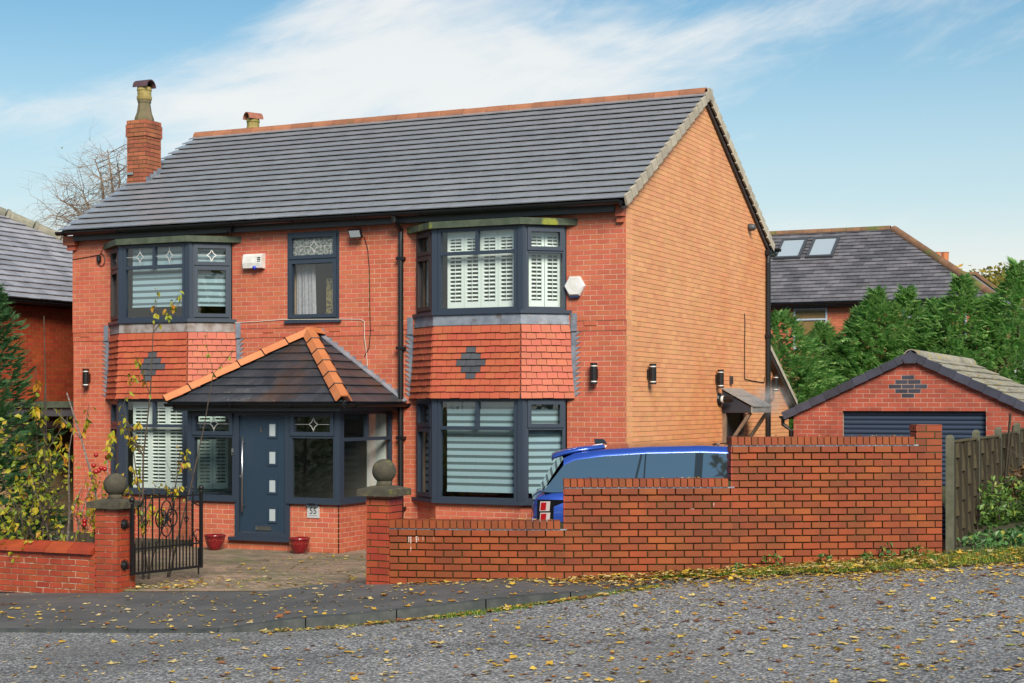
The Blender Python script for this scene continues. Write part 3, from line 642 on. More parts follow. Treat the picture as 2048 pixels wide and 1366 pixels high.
def baywindow(key, lvl, z0, z1, inside, sashes, split, cap):
    A_, B_, C_, E_, d = bays[key]; pth = [(A_, 0), (B_, -d), (C_, -d), (E_, 0)]
    w = empty('bay_window', ((A_+E_)/2, 0, z0), parent=house)
    # corner posts
    for k, (px, sgn) in enumerate(((B_, -1), (C_, 1))):
        b = MB(); q = [(px-.06 if sgn > 0 else px-.075, -d+.0), (px-.045, -d-.035), (px+.045, -d-.035), (px+.075 if sgn > 0 else px+.06, -d+.0), (px+.05, -d+.06), (px-.05, -d+.06)]
        b.ext(q, z0, z1); b.build('corner_post', m_frame, w)
    for k in range(3):
        fr, L = bayfr(pth, k); u0, u1 = (.03, L-.055) if k == 0 else (.055, L-.055) if k == 1 else (.055, L-.03)
        panel(w, fr, u0, u1, z0, z1, split, (L/2 if k == 1 else None), sashes[k], ('T',) if key == 'L' and lvl == 1 else (), mat=m_frame if k else m_bframe if lvl == 1 else m_frame)
        name = ('left-hand', 'front', 'right-hand')[k]; hs = {'L': 'left', 'R': 'right'}[key]; fl = ('ground-floor', 'upper')[lvl]
        if inside == 'shutter': shutters(fr, u0+.04 + (.05 if k else 0), u1-.04-(.05 if k < 2 else 0), z0+.05, z1-.05, (1, 4 if lvl else 3, 2)[k], -.11, f'white louvred shutters behind the {name} pane of the {hs} {fl} bay')
        elif k or lvl == 0: blind(fr, u0+.03+(.06 if k else 0), u1-.03-(.06 if k < 2 else 0), z0 + (.24 if lvl else .14), z1-.04, -.10, f'grey striped roller blind behind the {name} pane of the {hs} {fl} bay')
    # sill board
    b = MB(); b.ext(offpath(pth, .075), z0-.05, z0); b.build('sill', m_frame, w)
    return w, pth
def apron(key, pth):
    ap = empty('tile_apron', ((pth[0][0]+pth[3][0])/2, 0, 2.25), parent=house)
    rows = 11; zt, zb = 3.345, 2.235; g = (zt-.03-zb)/rows
    po = lambda z: offpath(pth, .03 + .05 * ((zt - z)/(zt-zb))**1.6)
    b = MB(); zs = lin(zb, zt, 8)
    for z0, z1 in zip(zs, zs[1:]):
        a, c = po(z0), po(z1); b.prism([V3(x, min(y, -.0)+.012, z1-0) for x, y in c], [V3(x, min(y, 0)+.012, z0) for x, y in a])
    b.build('apron_core', m_dtile, ap)
    nd = 0
    for r in range(rows):
        z0 = zb + r*g; z1 = z0 + g + .03; a, c = po(z0), po(z1)
        for k in range(3):
            a0, a1, c0, c1 = (Vector((*q, 0)) for q in (a[k], a[k+1], c[k], c[k+1])); a0.z = a1.z = z0; c0.z = c1.z = z1
            L = (a1-a0).length; n = max(2, round(L/.165)); ph = .5*(r % 2)
            nrm = (a1-a0).cross(c0-a0).normalized()
            for i in range(n+1):
                t0, t1 = max((i-ph)/n, 0), min((i+1-ph)/n, 1)
                if t1 - t0 < .04: continue
                t0 += .0035/L; t1 -= .0035/L
                lo_ = random.uniform(-.004, .004); nb = random.uniform(.034, .040)
                q = [a0.lerp(a1, t0), a0.lerp(a1, t1), c0.lerp(c1, t1), c0.lerp(c1, t0)]
                q[0].z += lo_; q[1].z += lo_ + random.uniform(-.002, .002)
                top = [q[0]+nrm*nb, q[1]+nrm*nb, q[2]+nrm*.006, q[3]+nrm*.006]
                bt = [q[0]+nrm*(nb-.017), q[1]+nrm*(nb-.017), q[2]-nrm*.008, q[3]-nrm*.008]
                dark = False
                if k == 1:
                    hw = {3: .5, 4: 1, 5: 1.5, 6: 1, 7: .5}.get(r, 0); cu = (t0+t1)/2*n - n/2*.97
                    dark = hw > 0 and abs(cu) < hw - .02 + (.0)
                m = MB(); m.prism(top, bt); m.build('wall_tile', m_dtile if dark else m_htile, ap)
    # lead band over the tiles and soakers stepped into the brickwork
    b = MB(); a, c = offpath(pth, .052), offpath(pth, .040)
    b.prism([V3(x, y, 3.505) for x, y in c], [V3(x, y, 3.335) for x, y in a]); b.build('lead_band', m_oldlead if key == 'L' else m_lead, ap)
    bx0, bx1 = po(2.8)[0][0], po(2.8)[3][0]
    for s, bx in ((-1, bx0), (1, bx1)):
        b = MB(); f2 = Fr((bx, 0, 0), (1, 0, 0)); 
        b.fb(f2, min(0, s*.07), max(0, s*.07), 2.26, 3.235, .002, .009); b.fb(f2, min(0, s*.10), max(0, s*.10), 3.236, 3.50, .03, .036)
        z = V00 + 34*BC
        while z < 3.2:
            if z > 2.25:
                pl = [(s*.06, z), (s*.155, z+.066), (s*.06, z+.066)]; pl = pl if s > 0 else pl[::-1]
                b.prism([f2.P(u, v, .012) for u, v in pl], [f2.P(u, v, .001) for u, v in pl])
            z += BC
        b.build('lead_soaker', m_lead, ap)
for key in 'LR':
    A_, B_, C_, E_, d = bays[key]
    shU = 'blind' if key == 'L' else 'shutter'; shD = 'shutter' if key == 'L' else 'blind'
    w1, pth = baywindow(key, 1, 3.545, 4.80, shU, ('TB', '', 'TB' if key == 'L' else 'T'), 4.42, True)
    w0, _ = baywindow(key, 0, .70, 2.235, shD, ('TB', '', 'T'), 1.79, False)
    cp = offpath(pth, .115); b = MB(); b.ext([(cp[0][0], -.026), cp[1], cp[2], (cp[3][0], -.026)], 4.805, 4.905); b.build('bay_cap', m_moss, house)
    apron(key, pth)
    # brick base of the bay
    base = empty('bay_wall', ((A_+E_)/2, 0, V00), parent=house)
    for k in range(3):
        fr, L = bayfr(pth, k); b = MB(); b.fb(fr, .0, L, V00, .648, -.1, -.004); b.build('bay_mortar', m_mortar, base)
        lay(fr, grid(0, L, V00, .648, BL, BC, J, phase=.3*k), 'brick', 'bay_brickwork', base, m_brick, BL-J, BC-J, .015, 30 if key == 'R' else 0, ch=.0015)
    # closing board above the lower window and the room behind
    b = MB(); b.ext(offpath(pth, .02), 2.2, 2.234); b.build('soffit_board', m_frame, house)
# rooms behind the panes (open to the front)
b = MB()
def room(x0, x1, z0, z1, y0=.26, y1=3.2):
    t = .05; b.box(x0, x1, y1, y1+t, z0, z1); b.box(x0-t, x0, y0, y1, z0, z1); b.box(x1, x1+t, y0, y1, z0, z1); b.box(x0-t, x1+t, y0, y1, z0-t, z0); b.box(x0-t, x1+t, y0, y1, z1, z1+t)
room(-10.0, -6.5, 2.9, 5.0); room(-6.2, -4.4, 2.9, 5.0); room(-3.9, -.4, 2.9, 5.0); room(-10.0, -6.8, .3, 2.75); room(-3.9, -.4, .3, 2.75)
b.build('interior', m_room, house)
# middle window over the porch
w = empty('landing_window', (-5.375, 0, 3.475), parent=house); f2 = Fr((-5.861, -.0, 0), (1, 0, 0))
panel(w, f2, .0, .972, 3.50, 4.925, 4.48, None, 'TB', ('T',), {'T': m_texglass}, fw=.055)
b = MB(); b.box(-5.90, -4.85, -.075, .03, 3.455, 3.499); b.build('sill', m_frame, w)
cu = MB(); n = 14; vs_ = []
for i in range(n+1):
    for z, k in ((3.45, 1.0), (4.5, .92)): vs_.append((-5.80 + .36*k*i/n, .16 + .03*math.sin(i*2.4), z))
cu.add(vs_, [(2*i, 2*i+2, 2*i+3, 2*i+1) for i in range(n)]); cu.build('curtain', m_curtain, label='grey curtain hanging inside the narrow window above the porch', cat='curtain')
b = MB(); b.box(-5.36, -5.17, .35, .38, 3.3, 4.2); b.build('screen_panel', m_gold, label='gold patterned panel inside the narrow window above the porch', cat='screen')
# ------------------------------------------------------------------ porch
PX0, PX1, PY = -6.60, -3.94, -1.60
fP = Fr((PX0, PY, 0), (1, 0, 0)); PW = PX1-PX0
porch = empty('porch_wall', ((PX0+PX1)/2, PY, V00), parent=house)
dh = (-5.77-PX0, -4.79-PX0, .075, 3)
wallbody(fP, [(.008, PW-.008, V00, .655)], .12, 'porch_mortar', m_mortar, porch, .004, [dh])
lay(fP, grid(0, PW, V00, .655, BL, BC, J, [dh], phase=.2), 'brick', 'porch_brickwork', porch, m_brick, BL-J, BC-J, .016, 120, ch=.0015, occl=[(0, 410, 0, 1366)])
for fr, L, mx in ((Fr((PX1, PY, 0), (0, 1, 0)), 1.6, 40), (Fr((PX0, 0, 0), (0, -1, 0)), 1.6, 0)):
    b = MB(); b.fb(fr, 0.008, L-.008, V00, .655, -.12, -.004); b.build('porch_mortar', m_mortar, porch)
    lay(fr, grid(0, L, V00, .655, BL, BC, J, phase=.7), 'brick', 'porch_brickwork', porch, m_brick, BL-J, BC-J, .016, mx, ch=.0015, occl=[(730, 2048, 0, 1366)])
fPR = Fr((PX1, PY, 0), (0, 1, 0)); fPL = Fr((PX0, 0, 0), (0, -1, 0))
b = MB(); b.box(PX0-.05, -5.74, PY-.06, PY+.06, .656, .70); b.box(PX0-.05, PX0+.06, PY+.06, 0, .656, .70); b.build('sill', m_frame, house)
b = MB(); b.box(-4.82, PX1+.055, PY-.06, PY+.06, .656, .70); b.box(PX1-.06, PX1+.055, PY+.06, 0, .656, .70); b.build('sill', m_frame, house)
w = empty('porch_window', (-6.2, PY, .7), parent=house); panel(w, fP, .02, .83, .70, 2.05, 1.665, None, 'T', ('T',))
w = empty('porch_window', (-4.4, PY, .7), parent=house); panel(w, fP, -4.79-PX0, PW-.03, .70, 2.05, 1.665, None, 'T', ('T',))
w = empty('porch_window', (PX1, -.8, .7), parent=house); panel(w, fPR, .05, 1.56, .70, 2.05, 1.62, .80, '')
w = empty('porch_window', (PX0, -.8, .7), parent=house); panel(w, fPL, .04, 1.55, .70, 2.05, 1.62, None, '')
for px in (PX0, PX1):
    b = MB(); b.box(px-.05, px+.03 if px < -5 else px+.035, PY-.035, PY+.05, .70, 2.05); b.build('corner_post', m_frame, house)
# front door
door = empty('front_door', (-5.28, PY, .1), parent=house)
du = lambda x: x - PX0
b = MB(); rectframe(b, fP, du(-5.77), du(-4.79), .125, 2.05, .075, -.05, .035); b.build('door_frame', m_frame, door)
b = MB(); b.fb(fP, du(-5.86), du(-4.72), .075, .125, -.06, .085); b.build('door_sill', m_frame, door)
b = MB(); b.fb(fP, du(-5.69), du(-4.87), .205, 1.97, -.045, .008); b.build('door_leaf', m_door, door)
b = MB(); b.fb(fP, du(-5.67), du(-4.88), .178, .205, -.02, .022); b.fb(fP, du(-5.67), du(-4.88), .150, .174, -.02, .03); b.build('threshold', m_steel, door)
for z in (1.757, 1.341, .911, .475):
    u = du(-5.097); b = MB(); rectframe(b, fP, u-.088, u+.088, z-.125, z+.125, .032, .008, .022); b.build('light_frame', m_door, door)
    b = MB(); b.fb(fP, u-.057, u+.057, z-.094, z+.094, .009, .013); b.build('light_pane', m_frost, door)
b = MB(); u = du(-5.604); b.tube([fP.P(u, .51, .075), fP.P(u, 1.662, .075)], .016, 10)
for z in (.60, 1.57): b.tube([fP.P(u, z, .008), fP.P(u, z, .075)], .009, 8)
b.build('pull_handle', m_steel, door, smooth=True)
b = MB(); u = du(-5.26); rectframe(b, fP, u-.14, u+.14, .235, .30, .011, .008, .02); b.fb(fP, u-.129, u+.129, .246, .289, .008, .014); b.build('letter_plate', m_steel, door)
b = MB(); b.tube([fP.P(du(-5.30), 1.72, .008), fP.P(du(-5.30), 1.80, .03)], .012, 8); b.tube([fP.P(du(-5.66), 1.05, .005), fP.P(du(-5.66), 1.05, .03)], .022, 10); b.build('door_lock', m_steel, door)
# porch interior: white curtain, back panel coloured dark for the shade inside, dark floor
b = MB(); b.box(-4.36, -4.02, -.06, -.03, .1, 2.0); b.build('inner_curtain', m_white, house)
b = MB(); b.box(-6.5, -4.37, -.05, -.03, .1, 2.05); b.build('shade_panel', m_room, house)
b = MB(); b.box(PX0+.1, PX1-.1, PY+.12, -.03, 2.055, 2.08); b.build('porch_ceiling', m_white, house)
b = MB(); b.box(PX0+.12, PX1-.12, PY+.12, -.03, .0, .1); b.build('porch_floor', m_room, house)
# porch roof
prf = empty('porch_roof', (-5.28, -.9, 2.16), parent=house)
AX, AY = -5.28, -.285; EX0, EX1, EYP, EZP, RZP = -6.86, -3.70, -1.865, 2.165, 3.255
PP = math.atan((RZP-EZP)/(AY-EYP)); PL = math.hypot(AY-EYP, RZP-EZP); PG = PL/8.5
fPF = Fr((EX0, EYP, EZP), (1, 0, 0), (0, math.cos(PP), math.sin(PP))); HW = (EX1-EX0)/2
b = MB()
def slab(fr, pl, t=.05): b.prism([fr.P(u, v, 0) for u, v in pl], [fr.P(u, v, -t) for u, v in pl])
PPs = math.atan((RZP-EZP)/(EX1-AX)); PLs = math.hypot(EX1-AX, RZP-EZP)
fPRs = Fr((EX1, EYP, EZP), (0, 1, 0), (-math.cos(PPs), 0, math.sin(PPs))); fPLs = Fr((EX0, 0, EZP), (0, -1, 0), (math.cos(PPs), 0, math.sin(PPs)))
DY = AY - EYP; TL = -EYP
slab(fPF, [(0, 0), (EX1-EX0, 0), (HW, PL)]); slab(fPRs, [(0, 0), (TL, 0), (TL, PLs), (DY, PLs)]); slab(fPLs, [(0, 0), (TL, 0), (TL-DY, PLs), (0, PLs)])
b.build('roof_deck', m_ptile, prf)
cf = [(-PL/HW, 1, 0), (PL/HW, 1, 2*PL)]; sft = lambda ps: [(p, n+.010, f, v) for p, n, f, v in ps]
lay(fPF, sft(grid(0, EX1-EX0, 0, PL, .165, PG, .005, clips=cf, jv=-.02, wob=.0015)), 'porch_tile', 'porch_front_tiles', prf, m_ptile, .16, PG+.02, .02, 120, tilt=.026, ch=.002)
lay(fPRs, sft(grid(0, TL, 0, PLs, .33, PG, .004, clips=[(-PLs/DY, 1, 0)], jv=-.02)), 'porch_tile', 'porch_side_tiles', prf, m_ptile, .326, PG+.02, .02, 40, tilt=.026, ch=.002)
lay(fPLs, sft(grid(0, TL, 0, PLs, .33, PG, .004, clips=[(PLs/DY, 1, PLs/DY*TL)], jv=-.02)), 'porch_tile', 'porch_side_tiles', prf, m_ptile, .326, PG+.02, .02, 0, tilt=.026, ch=.002)
def hiptiles(p0, p1, n, name, parent, mat, w=.13, h=.06):
    p0, p1 = Vector(p0), Vector(p1); t = (p1-p0).normalized(); s = t.cross(ZU).normalized(); up = s.cross(t); L = (p1-p0).length/n
    for k in range(n):
        c0, c1 = p0 + t*(k*L+.004), p0 + t*((k+1)*L-.004); e = .012; b = MB(); prof = [(-w, -.035), (-.055, h), (.055, h), (w, -.035)]
        prof2 = [(-w+.02, -.04), (-.05, h-.02), (.05, h-.02), (w-.02, -.04)]
        ring = lambda c, k_: [c + s*x + up*(z + k_) for x, z in prof] + [c + s*x + up*(z + k_) for x, z in reversed(prof2)]
        b.prism(ring(c0, e), ring(c1, 0)); b.build(name, mat, parent)
        if k: q = MB(); q.tube([c0 + s*x*1.03 + up*(z+.008) for x, z in prof], .009, 5); q.build('hip_clip', m_black, parent)
LE = Vector((EX0-.03, EYP-.03, EZP+.05)); RE = Vector((EX1+.03, EYP-.03, EZP+.05)); AP = Vector((AX, AY, RZP+.055))
hiptiles(LE, AP, 6, 'hip_tile', prf, m_hip); hiptiles(RE, AP, 6, 'hip_tile', prf, m_hip)
hiptiles((AX, AY-.03, RZP+.05), (AX, -.03, RZP+.05), 1, 'hip_tile', prf, m_hip, .15, .06)
b = MB(); z = EZP + .03; x = EX1
while z < RZP + .05:             # stepped lead flashing on both sides
    xo = (EX1-AX) * (1 - (z-EZP)/(RZP-EZP))
    for s in (1, -1):
        x0 = AX + s*xo; b.box(min(x0-s*.12, x0+s*.015), max(x0-s*.12, x0+s*.015), -.014 - (0.0 if z < 3.23 else .012), -.001, z-.03, z+.115)
    z += BC
b.build('step_flashing', m_lead, prf)
b = MB(); n0 = fPRs.P(TL-.10, 0, .045); n1 = fPRs.P(TL-.10, PLs-.05, .045); n2 = fPRs.P(TL+.0, PLs-.05, .065); n3 = fPRs.P(TL+.0, 0, .065)
b.prism([n0, n3, n2, n1], [p - ZU*.02 for p in (n0, n3, n2, n1)]); b.build('lead_cover', m_lead, prf)
gutter('gutter', (EX0, EYP-.035, EZP-.005), (EX1+.03, EYP-.035, EZP-.005), .055, prf); gutter('gutter', (EX1+.035, EYP, EZP-.005), (EX1+.035, -.02, EZP-.005), .055, prf)
b = MB(); b.box(EX0+.08, EX1-.08, EYP+.04, EYP+.075, 2.045, EZP-.03); b.box(EX1-.115, EX1-.081, EYP+.075, -.01, 2.046, EZP-.031); b.box(EX0+.081, EX0+.115, EYP+.075, -.01, 2.046, EZP-.031); b.build('fascia', m_fascia, prf)
b = MB(); b.box(EX0+.116, EX1-.116, EYP+.076, -.01, 2.05+.035, 2.05+.05); b.build('soffit', m_frame, prf)
downpipe([(EX1+.03, -.06, 2.12), (EX1+.03, -.06, 2.0), (-3.83, -.07, 1.88), (-3.83, -.07, 1.7), (-3.83, -.07, .0)], .03, house, (1.2,)) if False else None
# ------------------------------------------------------------------ rear lean-to
fL = Fr((-.12, GW, 0), (0, 1, 0)); b = MB(); pl = [(0, V00), (2.05, V00), (2.05, 2.18), (0, 3.30)]
b.prism([fL.P(u, v, -.004) for u, v in pl], [fL.P(u, v, -.2) for u, v in pl]); b.build('rear_extension_wall', m_mortar_g, house)
lay(fL, grid(0, 2.05, V00, 3.3, BL, BC, J, clips=[(1.12/2.05, 1, 3.30)]), 'brick', 'extension_brickwork', house, m_gable, BL-J, BC-J, .018, 0)
b = MB(); b.prism([V3(.02, GW, 3.42), V3(.02, GW, 3.32), V3(.02, GW+2.2, 2.12), V3(.02, GW+2.2, 2.22)][::-1], [V3(-3, GW, 3.42), V3(-3, GW, 3.32), V3(-3, GW+2.2, 2.12), V3(-3, GW+2.2, 2.22)][::-1]); b.build('rear_extension_roof', m_verge, house)
b = MB(); b.prism([V3(.0, GW, 3.31), V3(.0, GW, 3.22), V3(.0, GW+2.15, 2.05), V3(.0, GW+2.15, 2.13)][::-1], [V3(-.118, GW, 3.31), V3(-.118, GW, 3.22), V3(-.118, GW+2.15, 2.05), V3(-.118, GW+2.15, 2.13)][::-1]); b.build('undercloak', m_bframe, house)
# ------------------------------------------------------------------ things fixed to the house
def wall_light(fr, u, v, label):
    o = empty('wall_light', fr.P(u, v-.16, 0), label, 'wall light', 'black cylinder wall lights'); c = fr.P(u, v, .085)
    b = MB(); b.fb(fr, u-.035, u+.035, v-.07, v+.07, .001, .04); b.build('back_plate', m_black, o)
    b = MB(); b.lathe([(.052, -.105), (.055, -.10), (.055, .10), (.052, .105)], c, 16); b.build('body', m_black, o, smooth=False)
    for s in (-1, 1):
        b = MB(); b.lathe([(.045, 0), (.045, .02)], c + ZU*(.1055 if s > 0 else -.1255), 16); b.build('light_ring', m_shut, o)
        b = MB(); b.lathe([(.055, 0), (.055, .03)], c + ZU*(.126 if s > 0 else -.156), 16); b.build('end_cap', m_black, o)
wall_light(fF, -.486-FX, 2.60, 'black cylinder wall light on the front between the right bay and the corner')
wall_light(fF, -9.939-FX, 2.60, 'black cylinder wall light on the front left of the left bay')
wall_light(fG, .88, 2.605, 'black cylinder wall light on the gable wall nearest the front corner')
wall_light(fG, 4.25, 2.58, 'black cylinder wall light on the gable wall above the side canopy')
wall_light(fL, .80, 2.55, 'black cylinder wall light on the small rear extension past the downpipe')
o = empty('alarm_box', (-6.47, -.03, 4.36), 'old white alarm box with blue lamp beside the left upper bay', 'alarm box')
b = MB(); q = [(-.105, 4.60), (-.13, 4.57), (-.145, 4.45), (-.13, 4.37), (-.10, 4.365)]
pr = [(-.025, 4.61)] + q + [(-.025, 4.36)]; b.prism([V3(-6.66, y, z) for y, z in pr][::-1], [V3(-6.29, y, z) for y, z in pr][::-1]); b.build('case', m_white, o)
b = MB()
for k in range(3): b.box(-6.37 - .0, -6.31, -.149, -.14, 4.53-.03*k, 4.54-.03*k)
b.build('louvre', m_black, o)
mblu = M('blue_lamp', (.01,.03,.45), None, .15); b = MB(); b.sphere((-6.43, -.13, 4.37), .035, 12, 8); b.build('lamp', mblu, o, smooth=True)
o = empty('alarm_box', (-.80, -.03, 3.75), 'new white hexagonal alarm box beside the right upper bay', 'alarm box')
hx = [(.165*math.cos(a), .165*math.sin(a)) for a in [R(k*60) for k in range(6)]]
b = MB(); fh = Fr((-.80, -.03, 3.90), (1, 0, 0)); b.prism([fh.P(u*.86, v*.86, .075) for u, v in hx], [fh.P(u, v, .05) for u, v in hx]); b.prism([fh.P(u, v, .05) for u, v in hx], [fh.P(u, v, 0) for u, v in hx]); b.build('case', m_white, o)
b = MB(); mnav = M('navy_lens', (.015,.03,.10), None, .2); b.prism([fh.P(u, v, .055) for u, v in ((-.07, -.17), (.07, -.17), (.082, -.145), (-.082, -.145))], [fh.P(u, v, .01) for u, v in ((-.07, -.17), (.07, -.17), (.082, -.145), (-.082, -.145))]); b.build('lens', mnav, o)
o = empty('security_camera', (-6.87, -.18, 4.95), 'small black dome camera under the eaves by the left upper bay', 'camera')
b = MB(); b.lathe([(.05, 0), (.055, .02), (.055, .05)], (-6.87, -.19, 5.0), 14); b.build('mount', m_black, o); b = MB(); b.sphere((-6.87, -.20, 4.985), .045, 14, 10); b.build('dome', m_black, o, smooth=True)
o = empty('floodlight', (-4.5, -.03, 4.78), 'black floodlight under the eaves right of the landing window', 'floodlight')
b = MB(); fl = Fr((-4.5, -.20, 4.83), (1, 0, 0), (0, -.45, .89)); b.fb(fl, -.11, .11, -.07, .07, -.05, 0); b.build('housing', m_black, o)
b = MB(); b.fb(fl, -.095, .095, -.055, .055, .001, .004); b.build('lens', m_frost, o); b = MB(); b.tube([(-4.46, -.02, 4.80), (-4.46, -.14, 4.80)], .015, 6); b.build('bracket', m_black, o)
def cable(name, pts, r, mat, label): b = MB(); b.tube(pts, r, 5); return b.build(name, mat, label=label, cat='cable')
cable('cable', [(-4.42, -.04, 4.80), (-4.36, -.034, 4.6), (-4.33, -.034, 4.3), (-4.32, -.034, 3.6), (-4.31, -.032, 3.3), (-4.34, -.02, 3.05), (-4.44, -.01, 2.9)], .006, m_cable, 'black cable running down from the floodlight to the porch flashing')
cable('cable', [(-6.9, -.034, 3.49), (-6.4, -.034, 3.50), (-5.95, -.034, 3.52), (-4.8, -.034, 3.50), (-4.48, -.034, 3.49), (-4.42, -.034, 3.45), (-4.42, -.03, 3.2), (-4.40, -.012, 3.0), (-4.38, -.008, 2.75)], .006, m_wcable, 'thin pale cable along the brickwork under the landing window')
cable('cable', [(0.01, 5.90, 3.78), (.012, 5.92, 3.6), (.012, 5.90, 3.3), (.012, 5.90, 2.6), (.012, 6.5, 2.57), (.012, 7.15, 2.55), (.012, 7.18, 2.65)], .008, m_cable, 'thin dark cable dropping down the gable wall beside the side canopy')
o = empty('junction_box', (-9.67, -.03, 4.6), 'black junction box with coiled cable on the brickwork left of the left bay', 'junction box')
b = MB(); b.lathe([(.04, 0), (.042, .01), (.042, .09), (.03, .1)], (-9.68, -.055, 4.60), 12); b.build('box', m_black, o)
b = MB(); b.tube([V3(-9.64 + .075*math.cos(a)*(1+.1*math.sin(a*.7)), -.035 - .004*a/6, 4.63 + .105*math.sin(a)) for a in lin(0, 14, 40)], .005, 4); b.tube([(-9.66, -.034, 4.74), (-9.6, -.036, 4.84), (-9.5, -.036, 4.93)], .006, 5); b.tube([(-9.68, -.034, 4.72), (-9.85, -.034, 4.70), (-10.28, -.034, 4.66)], .006, 5); b.build('cable_coil', m_cable, o)
b = MB(); rr = Fr((-6.58, -.026, 0), (1, 0, 0)); b.fb(rr, 0, .18, 4.835, 4.875, -.01, .002); o = b.build('air_brick', m_hood, house)
# house number plaque
o = empty('number_plaque', (-4.378, PY-.01, .46), 'silver plaque reading 55 on the porch brickwork', 'house sign'); fs_ = Fr((-4.378, PY, .47), (1, 0, 0))
b = MB(); b.fb(fs_, -.105, .105, -.02, .16, .001, .014); b.build('plate', M('silver_plate', (.62,.65,.67), None, .35, metal=.3), o)
b = MB(); b.prism([fs_.P(u, v, .06 if v < .2 else .02) for u, v in ((-.105, .162), (.105, .162), (.10, .215), (-.10, .215))], [fs_.P(u, v, .002) for u, v in ((-.105, .162), (.105, .162), (.10, .215), (-.10, .215))]); b.build('solar_lamp', m_steel, o)
b = MB(); b.fb(fs_, -.06, .06, .175, .2, .05, .062); b.build('solar_cell', m_black, o)
def text(s, size, p, parent, mat, name, rot=(R(90), 0, 0)):
    c = bpy.data.curves.new(name, 'FONT'); c.body = s; c.size = size; c.align_x = 'CENTER'; c.align_y = 'CENTER'; c.extrude = .0015; c.materials.append(mat)
    tmp = bpy.data.objects.new(name + '_tmp', c); sc.collection.objects.link(tmp); bpy.context.view_layer.update()
    me = bpy.data.meshes.new_from_object(tmp.evaluated_get(bpy.context.evaluated_depsgraph_get())); bpy.data.objects.remove(tmp)
    return inst(me, name, parent, p, rot)
text('55', .13, fs_.P(0, .082, .0165), o, m_black, 'numerals')
b = MB(); b.fb(fs_, -.075, .075, .012, .017, .0145, .0165); b.fb(fs_, -.095, -.087, .07, .078, .0145, .0165); b.fb(fs_, .087, .095, .07, .078, .0145, .0165); b.build('small_print', m_fascia, o)
o = empty('doorbell', (-5.80, PY-.03, 1.38), 'slim silver and black doorbell on the frame left of the front door', 'doorbell')
b = MB(); b.fb(fP, du(-5.80)-.018, du(-5.80)+.018, 1.37, 1.47, .031, .05); b.build('body', m_steel, o); b = MB(); b.fb(fP, du(-5.80)-.01, du(-5.80)+.01, 1.38, 1.41, .05, .054); b.build('button', m_black, o)
# side entrance canopy, door, flue, sensors on the gable
o = empty('door_canopy', (.2, 5.1, 1.4), 'small timber canopy with grey sheet roof over the side door', 'canopy')
cy0, cy1, cz, fz, cxo = 4.60, 5.72, 2.43, 2.12, .52
b = MB(); q = [V3(.0, cy0-.03, cz), V3(cxo+.05, cy0-.03, fz), V3(cxo+.05, cy1+.03, fz), V3(0, cy1+.03, cz)]; b.prism(q, [p - ZU*.02 for p in q]); b.build('roof_sheet', m_canopy, o)
b = MB(); b.tube([(cxo*.5, cy0-.035, (cz+fz)/2+.015), (cxo*.5, cy1+.035, (cz+fz)/2+.015)], .012, 5); b.build('sheet_lap', m_canopy, o)
for y in (cy0, cy1-.03):
    b = MB(); q = [(.002, cz-.04), (.002, 2.0), (cxo, 2.0), (cxo, fz-.03)]; b.prism([V3(a, y, z) for a, z in q], [V3(a, y+.03, z) for a, z in q]); b.build('side_cheek', M('dark_panel', (.025,.028,.04), None, .5), o)
b = MB(); b.box(cxo, cxo+.03, cy0-.02, cy1+.02, 2.0, 2.105); b.build('front_board', m_canopy, o)
for y in (cy0+.02, cy1-.1):
    b = MB(); b.box(.002, .06, y, y+.08, 1.2, 2.0); b.build('wall_post', m_wood, o)
    b = MB(); b.tube([(.04, y+.04, 1.35), (cxo-.03, y+.04, 2.0)], .038, 4); b.build('bracket', m_wood, o)
b = MB(); b.box(.004, .03, 4.78, 5.6, -.06, 1.98); o2 = b.build('side_door', M('dark_door', (.03,.035,.045), None, .4), house)
o = empty('boiler_flue', (.05, 4.42, 2.15), 'black boiler flue with white collar beside the side canopy', 'flue')
b = MB(); b.tube([(.0, 4.42, 2.23), (.03, 4.42, 2.23), (.05, 4.42, 2.23)], [.12, .11, .06], 14); b.build('wall_seal', m_black, o)
b = MB(); b.tube([(.05, 4.42, 2.23), (.09, 4.42, 2.23)], .062, 14); b.build('collar', m_white, o); b = MB(); b.tube([(.09, 4.42, 2.23), (.24, 4.42, 2.24)], [.055, .058], 14); b.build('pipe', m_black, o)
o = empty('vent_cover', (.05, 6.18, 5.30), 'small dark round vent cowl high on the gable', 'vent'); b = MB(); b.tube([(.0, 6.18, 5.36), (.05, 6.18, 5.36), (.10, 6.18, 5.35), (.13, 6.18, 5.33)], [.065, .07, .06, .03], 14); b.build('cowl', m_fascia, o, smooth=True)
o = empty('door_sensor', (.02, 5.07, 2.52), 'slim dark sensor on the gable above the side canopy', 'sensor'); b = MB(); b.box(.001, .04, 5.02, 5.12, 2.5, 2.64); b.build('case', m_bframe, o); b = MB(); b.box(.0405, .046, 5.04, 5.10, 2.6, 2.63); b.build('eye', m_steel, o)
